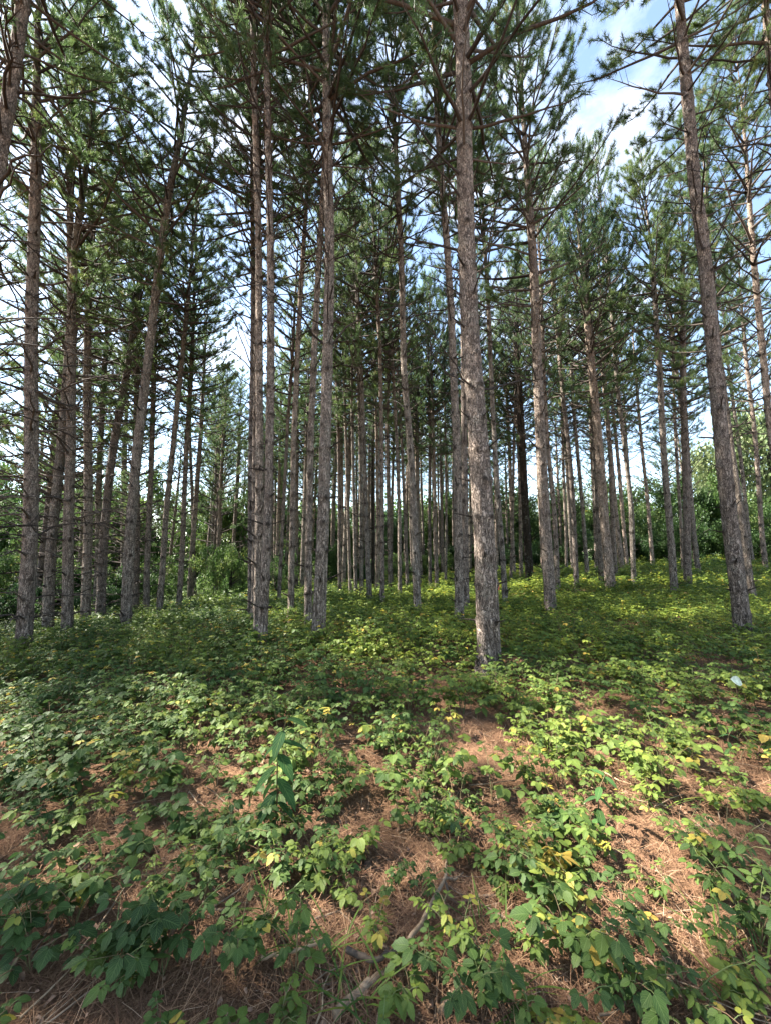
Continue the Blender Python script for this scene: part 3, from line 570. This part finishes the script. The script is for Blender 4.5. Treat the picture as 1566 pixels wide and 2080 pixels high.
def bramble(AL, AS, pos, r, h=.32, spread=.22, nst=4, leaf=.055, lod=0, tint=.4, yel=.0, leaves=6, trif=None):
    """one raspberry-like plant: arching canes with leaves of three or five leaflets"""
    P = []; D = []; S = []; Tn = []; UPS = []
    for k in range(nst):
        az = r.uniform(0, 6.28); hh = h*r.uniform(.6, 1.15); sp = spread*r.uniform(.4, 1.2)
        s = np.linspace(0, 1, 5); out_ = sp*s**1.5; zz = hh*np.sin(s*1.45)
        pts = pos + np.stack([math.cos(az)*out_, math.sin(az)*out_, zz], -1)
        if lod < 2: tube(AS, pts, [.0028, .0024, .002, .0016, .001], 4 if lod == 0 else 3, r.uniform(0, 1), cap=False)
        st = np.clip(tint + r.normal(0, .10), 0, .86)
        for q in range(leaves):
            u = .25 + .75*(q+.8)/leaves; u = min(u, 1); i0 = min(int(u*4), 3); p = pts[i0]*(1-(u*4-i0))+pts[i0+1]*(u*4-i0)
            la = az + q*2.4 + r.normal(0, .4) if q < leaves-1 else az
            pd = np.array([math.cos(la), math.sin(la), r.uniform(.15, .7)]); pd /= np.linalg.norm(pd)
            pl = leaf*r.uniform(.6, 1.3); e = p + pd*pl
            if lod == 0: tube(AS, [p, (p+e)/2+[0, 0, .004], e], [.0012, .001, .0009], 3, .9, cap=False)
            sc = leaf*r.uniform(.75, 1.35)*(1.15-.35*u*(q % 2))
            t_ = np.clip(st + r.normal(0, .08), 0, .86)
            if r.random() < yel: t_ = r.uniform(.86, 1)
            flat = np.array([math.cos(la), math.sin(la), r.uniform(-.55, .1)]); flat /= np.linalg.norm(flat)
            sd_ = np.array([-math.sin(la), math.cos(la), 0])
            P.append(e); D.append(flat); S.append(sc*1.15); Tn.append(t_)
            for sg in (-1, 1):
                dv = flat*.45 + sd_*sg*.9 + [0, 0, r.uniform(-.3, .05)]
                P.append(e-pd*.18*sc+sd_*sg*.12*sc); D.append(dv/np.linalg.norm(dv)); S.append(sc*.92); Tn.append(t_)
            if lod < 2 and r.random() < .4:
                for sg in (-1, 1):
                    dv = -flat*.35 + sd_*sg*.9 + [0, 0, -.15]
                    P.append(e-pd*pl*.3); D.append(dv/np.linalg.norm(dv)); S.append(sc*.7); Tn.append(t_)
    P, D, S, Tn = map(np.array, (P, D, S, Tn))
    tv, tf, uv = LT[lod]
    up = np.tile([0, 0, 1.], (len(P), 1)) + r.normal(0, .28, (len(P), 3))
    scatter(AL, tv, tf, P, frames(D, up), S[:, None]*np.array([r.uniform(.9, 1.25), 1, 1]), np.clip(Tn + r.normal(0, .03, len(P)), 0, 1), uv)

# bare patches of needle litter, as ellipses on the ground (pixel centre, half sizes)
BARE = [(830, 1910, 120, 130, 1.2), (760, 2030, 100, 60, 1.2), (880, 1395, 80, 22, .9), (960, 1480, 120, 40, .75), (1235, 1450, 70, 40, .85), (1200, 1590, 130, 45, .7), (400, 1545, 75, 30, .8), (700, 1550, 60, 30, .5),
        (830, 1850, 230, 130, .93), (760, 2030, 160, 80, .93), (1060, 1980, 160, 120, .7), (1250, 1860, 130, 90, .8), (1400, 1950, 130, 110, .7), (1470, 1560, 110, 40, .7),
        (560, 1850, 110, 90, .7), (640, 2010, 110, 90, .85), (180, 1680, 110, 35, .45), (860, 1720, 130, 40, .65), (1060, 1690, 100, 40, .4), (1160, 1250, 60, 12, .6), (1330, 1740, 110, 40, .8), (100, 1800, 160, 40, .4), (330, 1820, 100, 60, .5), (970, 1640, 120, 30, .5), (1490, 1690, 90, 30, .6)]
def to_px(x, y, z):
    dy = y; dz = z-CAMH; f = dy*cp + dz*sp; v = -dy*sp + dz*cp
    f = np.maximum(f, .05)
    return 783 + FPX*x/f, 1040 - FPX*v/f
def bare_at(x, y):
    px, py = to_px(x, y, terrain(x, y)+.06); m = np.zeros_like(px)
    for cx, cy, a, b, s in BARE:
        m = np.maximum(m, .86*s*(1-ss(((px-cx)/a)**2+((py-cy)/b)**2, .4, 1.2)))
    return m
def patch_noise(x, y): return .5 + .25*np.sin(x*1.7+1.3*np.sin(y*1.1)) + .25*np.cos(y*2.1+1.7*np.sin(x*1.3+2))
r = np.random.default_rng(21)
Ln, Sn, Lf, Sf = Acc(), Acc(), Acc(), Acc()
def field(y0, y1, density, lod, AL, AS, h, leafsz, nst, leaves):
    xm = y1*1.12 + 1.0; n = int((y1-y0)*2*xm*density)
    xs = r.uniform(-xm, xm, n); ys = r.uniform(y0, y1, n)
    ok = np.abs(xs) < ys*1.08 + 1.0
    ok &= r.random(n) > bare_at(xs, ys)
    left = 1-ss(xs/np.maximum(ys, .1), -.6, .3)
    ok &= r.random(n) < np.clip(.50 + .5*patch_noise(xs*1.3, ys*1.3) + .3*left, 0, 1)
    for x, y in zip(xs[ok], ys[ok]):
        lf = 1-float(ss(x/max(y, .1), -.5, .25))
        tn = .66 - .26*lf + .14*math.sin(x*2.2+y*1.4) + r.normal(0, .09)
        kd = r.random(); hs, ls, ex = (1, 1, 0) if kd < .55 else ((.55, .6, 2) if kd < .8 else ((1.45, .8, 1) if kd < .93 else (.9, 1.45, -1)))
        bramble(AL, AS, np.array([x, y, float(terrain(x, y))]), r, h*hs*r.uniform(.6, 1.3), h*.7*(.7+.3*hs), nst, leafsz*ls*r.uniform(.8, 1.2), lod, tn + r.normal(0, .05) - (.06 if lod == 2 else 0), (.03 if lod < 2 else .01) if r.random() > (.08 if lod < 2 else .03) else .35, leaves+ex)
field(.7, 1.6, 15, 0, Ln, Sn, .12, .027, 3, 5)
field(1.6, 2.6, 34, 0, Ln, Sn, .15, .032, 3, 5)
field(2.6, 5.5, 44, 0, Ln, Sn, .25, .039, 3, 5)
field(5.5, 9.0, 52, 1, Lf, Sf, .31, .044, 3, 5)
field(9.0, 15, 34, 2, Lf, Sf, .34, .052, 3, 6)
field(15, 24, 16, 2, Lf, Sf, .45, .076, 3, 6)
field(24, 40, 6, 2, Lf, Sf, .5, .12, 3, 6)
tag(Ln.obj('undergrowth', M_leaf), kind='stuff', label='low bramble ground cover with toothed green leaves on needle litter', cat='ground cover')
tag(Sn.obj('undergrowth_canes', M_stem), kind='stuff', label='thin bramble canes rising from the needle litter', cat='ground cover')
tag(Lf.obj('undergrowth', M_leaf_far), kind='stuff', label='bramble ground cover spreading away between the pine trunks', cat='ground cover')
tag(Sf.obj('undergrowth_canes', M_stem), kind='stuff', label='bramble canes under the farther ground cover', cat='ground cover')

# foreground plants, each its own thing
def plant(px, py, label, h=.30, n=4, leaf=.06, tint=.4, yel=0, spread=.22, leaves=5, seed=0, group=None):
    rr_ = np.random.default_rng(4000+seed); x, y, z = ground(px, py)
    root = empty('bramble_plant', (x, y, z)); a, b = Acc(), Acc()
    bramble(a, b, np.zeros(3), rr_, h*.72, spread*.8, n, leaf*.55, 0, tint, yel, leaves)
    a.obj('foliage', M_leaf, root); b.obj('stems', M_stem, root)
    tag(root, label, 'plant', group)
FG = [
 (60, 1990, 'dark green bramble clump in the bottom left corner', .30, 7, .075, .15, 0, .34),
 (225, 2010, 'broad leaved dark bramble right of the bottom left corner clump', .30, 6, .080, .18, 0, .30),
 (150, 1900, 'dense dark bramble above the bottom left corner clump', .30, 6, .07, .18, .03, .30),
 (330, 1990, 'green bramble at the lower left with pale veined drooping leaves', .28, 5, .065, .28, .05, .24),
 (480, 2000, 'bramble with yellow tips left of the pale thick stick', .34, 6, .058, .42, .22, .22),
 (600, 2010, 'slim upright green plant just left of the thick stick', .32, 3, .06, .38, .02, .12),
 (400, 1830, 'green bramble spray with round leaflets, left of the bare needle patch', .28, 5, .058, .30, .03, .26),
 (640, 1750, 'fresh green bramble above the bare needle patch', .24, 5, .055, .38, .12, .26),
 (470, 1745, 'wide dark green bramble bush in the middle left foreground', .32, 7, .065, .26, .03, .34),
 (695, 1850, 'small bright lime seedling on the bare needles', .10, 3, .045, .72, 0, .07),
 (760, 1930, 'yellow and lime leaved sprig above the forked stick', .16, 3, .050, .80, .35, .10),
 (790, 1815, 'small dark green sprig in the centre of the bare patch', .14, 4, .038, .30, 0, .14),
 (855, 1835, 'trailing small leaved sprig right of the dark green sprig', .16, 4, .034, .36, 0, .14),
 (880, 1990, 'low green sprig growing against the forked stick', .14, 3, .045, .45, 0, .09),
 (935, 1960, 'yellowing bramble right of the forked stick', .24, 4, .052, .72, .35, .16),
 (955, 2050, 'large green leaved bramble at the bottom right of the forked stick', .26, 5, .070, .30, .05, .22),
 (835, 2070, 'single green sprig with one large striped leaf near the bottom', .15, 2, .085, .48, 0, .08),
 (1030, 1800, 'bramble with scattered golden leaves right of the bare patch', .30, 6, .055, .42, .25, .25),
 (1110, 1850, 'tall green bramble with clean oval leaves, centre right foreground', .34, 6, .068, .36, .05, .24),
 (1165, 1975, 'bramble with one bright yellow leaf among large green ones', .32, 6, .078, .36, .18, .22),
 (1075, 1960, 'bright green small bramble between the yellowing and the large leaved ones', .16, 4, .048, .50, 0, .14),
 (1215, 1740, 'pale green large leaved bramble under the drooping tall plant', .24, 6, .065, .60, .06, .22),
 (1300, 1930, 'green sprawling bramble on the pale sunlit needles', .22, 5, .055, .38, .03, .22),
 (1275, 2060, 'dark leaved bramble along the bottom edge, right side', .22, 6, .065, .25, .03, .28),
 (1400, 2075, 'fresh green bramble at the bottom edge near the right corner', .20, 5, .058, .42, .10, .24),
 (1545, 1940, 'large leaved bramble on the right edge, leaves over the needle floor', .34, 6, .085, .36, .10, .26),
 (1480, 1790, 'leafy green bramble at the right edge above the large leaved one', .32, 7, .062, .40, .06, .34),
 (1390, 1720, 'low wide bramble with lime leaves at the right', .24, 7, .055, .52, .10, .34),
 (930, 1700, 'tall dark green bramble bush in the centre foreground', .34, 7, .058, .24, .05, .28),
 (1130, 1680, 'bramble with orange yellow leaves left of the drooping tall plant', .26, 6, .048, .42, .30, .24),
 (820, 1520, 'sunlit lime green bramble left of the reddish bare patch', .30, 6, .052, .70, .08, .26),
 (590, 1800, 'green bramble cluster right of the wide dark bush', .26, 5, .060, .34, .08, .24),
 (1350, 1600, 'lime bramble patch on the right slope', .26, 6, .055, .62, .10, .28),
 (230, 1660, 'pale green sunlit bramble in the left foreground', .28, 6, .060, .66, .06, .30),
 (90, 1730, 'sunlit light green bramble at the left edge', .28, 6, .062, .62, .04, .30),
 (1540, 2070, 'lime seedling in the bottom right corner', .12, 3, .055, .68, 0, .10),
]
for i, (px, py, lab, h, n, lf, tn, ye, spd) in enumerate(FG): plant(px, py, lab, h, n, lf, tn, ye, spd, 5, i)

# tall plants with long drooping leaves
def tall_plant(px, py, top, label, seed, pairs, leafL, lean=.05):
    rr_ = np.random.default_rng(seed); x, y, z = ground(px, py); zt = on_plane(px, top, y)[1]-z
    root = empty('tall_leafy_plant', (x, y, z)); a, b = Acc(), Acc()
    s = np.linspace(0, 1, 8); pts = np.stack([lean*s**2+.01*np.sin(s*7), 0*s, zt*s], -1); tube(b, pts, .004*(1-.6*s)+.001, 6, .2)
    P, D, S, Tn = [], [], [], []
    for q in range(pairs):
        u = .28 + .70*q/(pairs-1); p = np.array([np.interp(u, s, pts[:, 0]), 0, zt*u]); a0 = q*1.3 + rr_.uniform(-.3, .3)
        for k in (0, math.pi):
            la = a0+k; dr = -1.1 + 1.1*u + rr_.normal(0, .15)
            dv = np.array([math.cos(la), math.sin(la)*.7, dr]); P.append(p); D.append(dv/np.linalg.norm(dv)); S.append(leafL*rr_.uniform(.8, 1.1)*(1.1-.35*u)); Tn.append(rr_.uniform(0, .8))
    P, D, S, Tn = map(np.array, (P, D, S, Tn)); tv, tf, uv = LANCE
    scatter(a, tv, tf, P, frames(D), S, Tn, uv)
    a.obj('foliage', M_dog, root, smooth=True); b.obj('stem', M_stem, root); tag(root, label, 'plant')
tall_plant(556, 1705, 1455, 'tall plant with long drooping dark leaves in the middle left foreground', 31, 8, .19)
tall_plant(1215, 1700, 1575, 'short plant with broad drooping dark leaves right of centre', 32, 5, .12)
tall_plant(1480, 1540, 1478, 'small upright plant with narrow leaves near the right edge', 33, 4, .09)

# pale tilted cap on a stalk, right side
x, y, z = ground(1500, 1450); _, zc_ = on_plane(1498, 1384, y)
root = empty('pale_leaf_on_stalk', (x, y, z)); A = Acc(); tube(A, [(0, 0, 0), (.005, 0, (zc_-z)*.5), (0, 0, zc_-z)], .003, 6, .6); A.obj('stalk', M_stem, root)
A = Acc(); tv, tf, uv = leaflet(9, wid=.34, jag=0, fold=.5); scatter(A, tv, tf, np.array([[-.045, 0, zc_-z+.02]]), frames(np.array([[1., -.1, -.35]]), np.array([[0, -1., .5]])), np.array([.125]), np.array([.8])); A.obj('leaf_blade', M_white, root, smooth=True)
tag(root, 'single whitish upturned leaf above the green plants at the right', 'leaf')

# ------------------------------------------------------------------ needle litter, dead leaves, twigs on the floor
r = np.random.default_rng(33)
def litter():
    A = Acc(); n = 190000
    yy = 1.0 + 7.5*r.random(n)**1.15; xx = r.uniform(-1, 1, n)*(yy*1.05+.5)
    keep = r.random(n) < .30 + bare_at(xx, yy); xx, yy = xx[keep], yy[keep]; n = len(xx)
    th = r.uniform(0, math.pi, n); D = np.stack([np.cos(th), np.sin(th), r.normal(0, .16, n)], -1)
    tv = np.array([(-.5, 0, 0), (.5, 0, 0), (.5, .5, 0), (-.5, .5, 0), (.3, 1, 0), (-.3, 1, 0)], float); tf = np.array([(0, 1, 2, 3), (3, 2, 4, 5)])
    tv[:, 2] = [0, 0, .05, .05, 0, 0]
    P = np.stack([xx, yy, terrain(xx, yy)+r.uniform(.004, .028, n)], -1)
    w = .0011*(1+.30*yy); L = r.uniform(.07, .15, n)
    scatter(A, tv, tf, P, frames(D), np.stack([w, L, L*.6], -1), np.clip(r.normal(.42, .24, n), 0, 1))
    tag(A.obj('needle_litter', M_litter), kind='stuff', label='reddish brown fallen pine needles covering the forest floor', cat='needle litter')
    B = Acc(); n = 4200
    yy = 1.1 + 6.5*r.random(n)**1.3; xx = r.uniform(-1, 1, n)*(yy*1.05+.5)
    P = np.stack([xx, yy, terrain(xx, yy)+r.uniform(.012, .03, n)], -1); D = rand_dirs(n, r); D[:, 2] *= .3
    tv, tf, uv = leaflet(4, wid=.33, jag=.05, fold=.5, droop=.2)
    up = np.tile([0, 0, 1.], (n, 1)) + r.normal(0, .4, (n, 3)); scatter(B, tv, tf, P, frames(D, up), r.uniform(.007, .022, n)*np.where(r.random(n) < .2, 2.2, 1), r.random(n)**1.3*.5)
    tag(B.obj('dead_leaf_litter', M_dleaf), kind='stuff', label='brown and bleached dead leaf scraps lying on the needles', cat='leaf litter')
    C_ = Acc(); n = 330
    for _ in range(n):
        y = 1.2 + 6*r.random()**1.4; x = r.uniform(-1, 1)*(y+.4); t = r.uniform(0, 6.28); l = r.uniform(.08, .4); m = 5; s = np.linspace(0, 1, m)
        px_ = x + math.cos(t)*l*s + np.cumsum(r.normal(0, .008, m)); py_ = y + math.sin(t)*l*s + np.cumsum(r.normal(0, .008, m))
        tube(C_, np.stack([px_, py_, terrain(px_, py_)+.016+r.uniform(0, .02)], -1), r.uniform(.0018, .0045)*(1-.5*s), 5, r.uniform(.1, .9))
    tag(C_.obj('twig_litter', M_wood), kind='stuff', label='thin broken twigs strewn over the needle floor', cat='twigs')
    G = Acc(); n = 900      # grass blades in sparse tufts
    cs = [(1500, 1960), (1530, 2040), (690, 2060), (760, 2075), (560, 1870), (1040, 2050), (1320, 1640), (420, 1760), (1210, 1440), (640, 1960), (1000, 1900), (200, 1790)]
    for (px, py) in cs:
        x, y, z = ground(px, py); k = 20; th = r.uniform(0, 6.28, k); D = np.stack([np.cos(th)*.6, np.sin(th)*.6, r.uniform(.3, 1.1, k)], -1)
        P = np.stack([x+r.normal(0, .06, k), y+r.normal(0, .06, k), np.full(k, z)], -1); tv, tf, uv = leaflet(5, wid=.018, jag=0, fold=.2, droop=.5)
        scatter(G, tv, tf, P, frames(D), r.uniform(.10, .24, k), np.clip(r.normal(.6, .15, k), 0, .9), uv)
    tag(G.obj('grass_blades', M_leaf_far), kind='stuff', label='sparse green grass blades poking through the needles', cat='grass')
litter()

# fallen sticks and branches
def stick(paths, label, seed=0, name='fallen_branch', lift=.015, tint=.6, subs=None):
    rr_ = np.random.default_rng(seed); x0, y0, z0 = ground(*paths[0][0][0]); root = empty(name, (x0, y0, z0))
    for k, (pp, ra, rb, tn) in enumerate(paths):
        pts = []
        for q in pp:
            gx, gy, gz = ground(q[0], q[1]); pts.append((gx-x0, gy-y0, gz-z0+lift+ra*.7+(q[2] if len(q) > 2 else 0)))
        pts = np.array(pts); m = 14; s = np.linspace(0, 1, m); t = np.linspace(0, 1, len(pts))
        P = np.stack([np.interp(s, t, pts[:, i]) for i in range(3)], -1) + np.vstack([np.zeros(3), rr_.normal(0, ra*.22, (m-2, 3)), np.zeros(3)])
        A = Acc(); tube(A, P, (ra + (rb-ra)*s)*rr_.uniform(.9, 1.1, m), 9, tn); A.obj('branch_stem' if k == 0 else 'side_branch', M_wood, root, smooth=True)
    tag(root, label, 'branch')
stick([([(680, 2090), (735, 2035), (795, 1990)], .015, .012, .62)], 'thick pale barkless stick at the bottom centre', 1)
stick([([(797, 1985, .02), (850, 1925, .03), (880, 1865, .04), (905, 1810, .03), (908, 1765, .02), (918, 1745, 0)], .010, .005, .6),
       ([(797, 1985, .02), (785, 1950), (765, 1905)], .010, .006, .6), ([(903, 1812, .03), (925, 1800), (940, 1788)], .007, .004, .65), ([(903, 1815, .02), (915, 1845), (935, 1855)], .006, .004, .3)],
      'forked grey brown branch rising from the thick pale stick', 2)
stick([([(705, 1975, .04), (760, 1995, .04), (818, 1980, .05)], .010, .007, .1)], 'short dark twig lying across the thick pale stick', 3)
stick([([(688, 2035), (703, 1985)], .004, .003, .95)], 'thin bleached twig upright left of the thick stick', 4)
stick([([(935, 1852), (975, 1840), (1035, 1828)], .008, .005, .45)], 'thin brown branch lying on needles right of the forked branch', 5)
stick([([(530, 1988, .03), (590, 1970, .03), (660, 1957, .03)], .008, .005, .75)], 'tan crooked branch left of the thick pale stick', 6)
stick([([(1488, 1990), (1525, 2030), (1562, 2075)], .006, .005, .85)], 'pale stick slanting into the bottom right corner', 7)
stick([([(1225, 1580, .02), (1255, 1595, .01), (1288, 1605, 0)], .006, .003, 1.0)], 'bleached twig right of the drooping dark leaved plant', 8)
stick([([(1380, 1705), (1410, 1690), (1450, 1685)], .007, .005, .3)], 'curved brown branch on the right needle floor', 9)
stick([([(410, 1845), (440, 1860), (465, 1862)], .006, .004, .5)], 'small brown branch under the round leaved bramble at left', 10)
stick([([(895, 2075), (915, 2045)], .011, .009, .7)], 'short tan stub of stick at the bottom edge right of centre', 11)
stick([([(640, 1880), (690, 1870), (720, 1895)], .005, .003, .55), ([(690, 1870), (700, 1850)], .004, .002, .5)], 'forked thin twig beneath the lime seedling', 12)

# pine cones on the litter
def cone(px, py, label, seed):
    rr_ = np.random.default_rng(seed); x, y, z = ground(px, py); A = Acc(); L = .05
    d = np.array([math.cos(seed), math.sin(seed), .12]); d /= np.linalg.norm(d)
    tube(A, np.array([d*L*t for t in np.linspace(0, 1, 7)]), [.004, .010, .013, .013, .010, .007, .003], 8, .2)
    k = np.arange(60); th = k*2.4; t = (k+.5)/60; F_ = frames(d[None])[0]; rad = .014*np.sin(np.pi*np.clip(t*.9+.1, 0, 1))**.7
    o_ = np.stack([np.cos(th), 0*th, np.sin(th)], -1) @ F_.T; P = d*L*t[:, None] + o_*rad[:, None]*.6
    tv = np.array([(-.4, 0, 0), (.4, 0, 0), (.5, .8, .1), (0, 1, .15), (-.5, .8, .1)], float)
    scatter(A, tv, np.array([(0, 1, 2), (0, 2, 4), (2, 3, 4)]), P, frames(o_*.8+d*.6, o_), np.full(60, .012), rr_.uniform(.2, .8, 60))
    o = A.obj('pine_cone', M_wood); o.location = (x, y, z+.016); tag(o, label, 'pine cone')
cone(1390, 1976, 'dark pine cone on the bare needles at the lower right', 3)
cone(1130, 1905, 'pine cone half hidden beside the large leaved bramble', 4)
cone(745, 1760, 'small pine cone above the forked branch', 5)
cone(560, 1925, 'pine cone left of the slim upright green plant', 6)

# orange ribbon tied to a trunk stub by the biggest pine
x, _, _ = ground(1010, 1250); Yf = 10.5; xf, zf = on_plane(1007, 1180, Yf)
A = Acc(); xx = np.linspace(0, .07, 5); V = []; 
for i, s in enumerate(np.linspace(0, 1, 6)): V += [(.03*math.sin(s*3), 0, -.22*s), (.07+.02*math.sin(s*4), .02*math.sin(s*5), -.22*s-.02), (.07+.02*math.sin(s*4), .02*math.sin(s*5)+.003, -.22*s-.02), (.03*math.sin(s*3), .003, -.22*s)]
F = [];
for i in range(5):
    for k in range(4): F.append((i*4+k, i*4+(k+1) % 4, i*4+4+(k+1) % 4, i*4+4+k))
A.add(V, F); o = A.obj('marker_ribbon', M_flag); o.location = (xf, Yf, zf); tag(o, 'small orange red ribbon beside the biggest pine trunk', 'ribbon')

# ------------------------------------------------------------------ background broadleaf trees and shrubs
def crown_cloud(seed, n, R, Hc, leaf, mat, clumps=26, spread=.23, tb=.45, name='foliage'):
    r = np.random.default_rng(seed); A = Acc(); c = rand_dirs(clumps, r)*r.uniform(.3, 1.1, (clumps, 1)); c[:, 2] = c[:, 2]*.5+.5
    k = r.integers(0, clumps, n); P = c[k] + rand_dirs(n, r)*(r.random((n, 1))**.5)*spread
    P = P*[R, R, Hc]; ct = np.clip(r.normal(tb, .16, clumps), 0, max(.72, tb))
    tv, tf, uv = LT[2]; D = rand_dirs(n, r); D[:, 2] -= .2
    scatter(A, tv, tf, P, frames(D, rand_dirs(n, r)*.8+[0, 0, 1]), leaf*r.uniform(.7, 1.3, n), np.clip(ct[k]+r.normal(0, .08, n), 0, 1), uv)
    return A.mesh(name, mat)
BR = [crown_cloud(40+i, 20000, 1, 1, .042, M_broad, 52, .17) for i in range(3)]
PA = [crown_cloud(50+i, 20000, 1, 1, .04, M_pale, 52, .18) for i in range(2)]
DK = [crown_cloud(60+i, 18000, 1, 1, .042, M_broad, 44, .2, tb=.12) for i in range(2)]
YE = [crown_cloud(70, 12000, 1, 1, .04, M_broad, 26, .24, tb=.80)]
AI = [crown_cloud(80+i, 7500, 1, 1, .040, M_broad, 70, .13, tb=.5) for i in range(2)]
def broadleaf(x, y, R, H, src, label, name='broadleaf_tree', cat='tree', z0=.35, seed=0, group=None):
    r = np.random.default_rng(seed+9000); z = float(terrain(x, y)); root = empty(name, (x, y, z)); A = Acc()
    s = np.linspace(0, 1, 8)
    tr = .05+.018*H
    tube(A, np.stack([.03*H*np.sin(s*2), 0*s, H*.8*s-.1], -1), tr*(1-.8*s), 7, .2)
    A.obj('trunk', M_dead, root); B = Acc()
    for k in range(9):
        a = r.uniform(0, 6.28); h0 = H*r.uniform(.18, .65); l = R*r.uniform(.5, .9); e = r.uniform(.2, 1)
        q = np.stack([math.cos(a)*l*s*math.cos(e), math.sin(a)*l*s*math.cos(e), h0+l*s*math.sin(e)+.1*np.sin(s*5)], -1); tube(B, q, tr*.35*(1-.8*s), 5, .2)
    B.obj('limb_wood', M_branch, root)
    c = bpy.data.objects.new('foliage', src); c.location = (0, 0, H*z0*.55); c.scale = (R, R, H*(1-z0*.5)); c.rotation_euler = (0, 0, r.uniform(0, 6.28)); link(c, root)
    tag(root, label, cat, group)
# right hand hedge line and trees behind
BT = [
 (37.5, 38, 6.5, 17, PA[0], 'pale silvery green broadleaf tree at the right edge'), (32, 34, 3.2, 6.0, AI[0], 'yellow green broadleaf tree in front of the pale one at the right'),
 (27.0, 34, 3.4, 6.8, DK[0], 'dark broadleaf tree behind the heavy leaning pine'), (22.5, 36, 3.4, 6.8, AI[1], 'green broadleaf tree behind the grey pine'),
 (18.5, 38, 3.2, 6.5, BR[2], 'light green broadleaf tree behind the orange lit pine'), (14.5, 40, 3.4, 7.5, AI[0], 'broadleaf tree behind the large tapering pine'),
 (10.5, 42, 3.6, 8, AI[1], 'broadleaf tree behind the black dead trunk'), (6.5, 46, 3.8, 9, BR[2], 'broadleaf tree in the distance right of the biggest pine'),
 (1.0, 52, 4.2, 8, DK[1], 'dark broadleaf tree far behind the middle rows'), (-5.5, 50, 4.2, 8, BR[0], 'green broadleaf tree far behind the centre left cluster'),
 (-12.5, 50, 4.5, 10, DK[0], 'dark broadleaf tree at the far end of the corridor'), (-19, 46, 4.5, 12, BR[1], 'broadleaf tree behind the left row end'),
 (-27, 40, 5, 12, BR[2], 'broadleaf tree behind the left row'), (-33, 33, 5, 11, BR[0], 'broadleaf tree at the far left edge')]
BT += [(34, 29, 2.8, 4.6, DK[1], 'dark leafy tree in front of the dark hedge at the right edge'), (25, 41, 4, 9, AI[0], 'tall airy tree above the hedge between the grey and heavy leaning pines'), (19.5, 43, 4, 9, PA[1], 'pale airy tree above the hedge right of the orange lit pine'), (12.5, 45, 4, 9, BR[2], 'tall tree above the hedge left of the large tapering pine')]
for i, (x, y, R, H, src, lab) in enumerate(BT): broadleaf(x, y, R, H, src, lab, seed=i)
SH = [(-20.5, 16.6, 2.4, 2.6, DK[0], 'dark shrub at the left edge in front of the golden shrub'), (-17.8, 22, 2.4, 3.0, DK[1], 'dark shrub deep behind the left row'), (-13.6, 21.5, 2.0, 2.4, DK[0], 'dark shrub left of the corridor mouth'), (-10.8, 29, 2.2, 2.8, DK[1], 'dark shrub inside the left corridor'),
 (27.5, 29, 2.6, 3.0, DK[1], 'dark shrub at the right edge behind the clearing'), (23.5, 30, 2.6, 3.4, DK[0], 'dark shrub right of the heavy leaning pine'), (20.5, 32, 2.4, 3.0, DK[1], 'dark hedge shrub left of the heavy leaning pine'),
 (17.0, 32.5, 2.4, 3.6, DK[0], 'dark hedge shrub between the grey and orange lit pines'), (13.5, 34, 2.4, 2.8, BR[1], 'green hedge shrub behind the large tapering pine'), (10.5, 34, 2.3, 2.6, DK[1], 'dark shrub behind the slim twin pines'),
 (7.5, 36, 2.3, 2.4, DK[0], 'dark shrub right of the black dead trunk'), (4.0, 36, 2.4, 2.4, BR[2], 'green shrub left of the black dead trunk'),
 (-3.8, 26, 1.5, 2.9, DK[0], 'dark round shrub behind the twin pale stems'), (-1.6, 27, 1.3, 2.0, DK[1], 'dark low shrub behind the thick left centre trunk'),
 (-8.2, 21, 1.9, 3.3, AI[0], 'airy light green sapling left of the centre cluster'), (-9.6, 24, 1.9, 3.6, AI[1], 'green sapling at the mouth of the left corridor'), (-6.6, 24, 1.6, 2.8, AI[0], 'dark green shrub touching the centre left cluster'),
 (-12.6, 18.5, 1.5, 1.6, DK[1], 'dark low shrub behind the slender leaning pines'), (-15.0, 15.6, 1.6, 1.7, DK[0], 'dark low shrub behind the left row'),
 (-19.0, 15.0, 2.2, 3.0, YE[0], 'golden leaved shrub at the left edge'), (-17.6, 19.5, 2.0, 3.6, YE[0], 'yellow green shrub between the left row trunks'), (-16.0, 12.5, 1.6, 1.6, BR[2], 'light green low shrub at the foot of the left edge'),
 (-22.5, 20.5, 2.6, 4.2, AI[0], 'green bush at the far left behind the golden shrub'), (0.8, 33, 2, 2.2, BR[0], 'small green shrub in the middle rows'), (-16, 28, 2.4, 3.6, AI[1], 'green bush deep behind the left row')]
for i, (x, y, R, H, src, lab) in enumerate(SH): broadleaf(x, y, R, H, src, lab, 'shrub', 'shrub', 0, seed=50+i)
# the wood beyond
def far_wood():
    r = np.random.default_rng(77); A = Acc(); n = 150000
    a = r.uniform(-1.05, 1.05, n); clump = r.uniform(-1.05, 1.05, 240); ck = r.integers(0, 240, n); ang = clump[ck] + r.normal(0, .012, n)
    R = 62 + r.uniform(-4, 10, n); hc = r.uniform(5, 12, 240) * np.where(clump > .33, .7, 1); Z = r.random(n)**.8*hc[ck]
    P = np.stack([np.sin(ang)*R, np.cos(ang)*R, terrain(np.sin(ang)*R, np.cos(ang)*R)+Z], -1)
    tv, tf, uv = LT[2]; scatter(A, tv, tf, P, frames(rand_dirs(n, r), rand_dirs(n, r)+[0, 0, 1]), r.uniform(.35, .65, n), np.clip(r.normal(.3, .2, 240)[ck] + r.normal(0, .1, n), 0, .9), uv)
    tag(A.obj('distant_wood', M_broad), kind='stuff', label='distant mixed wood closing the view beyond the pine rows', cat='wood')
far_wood()
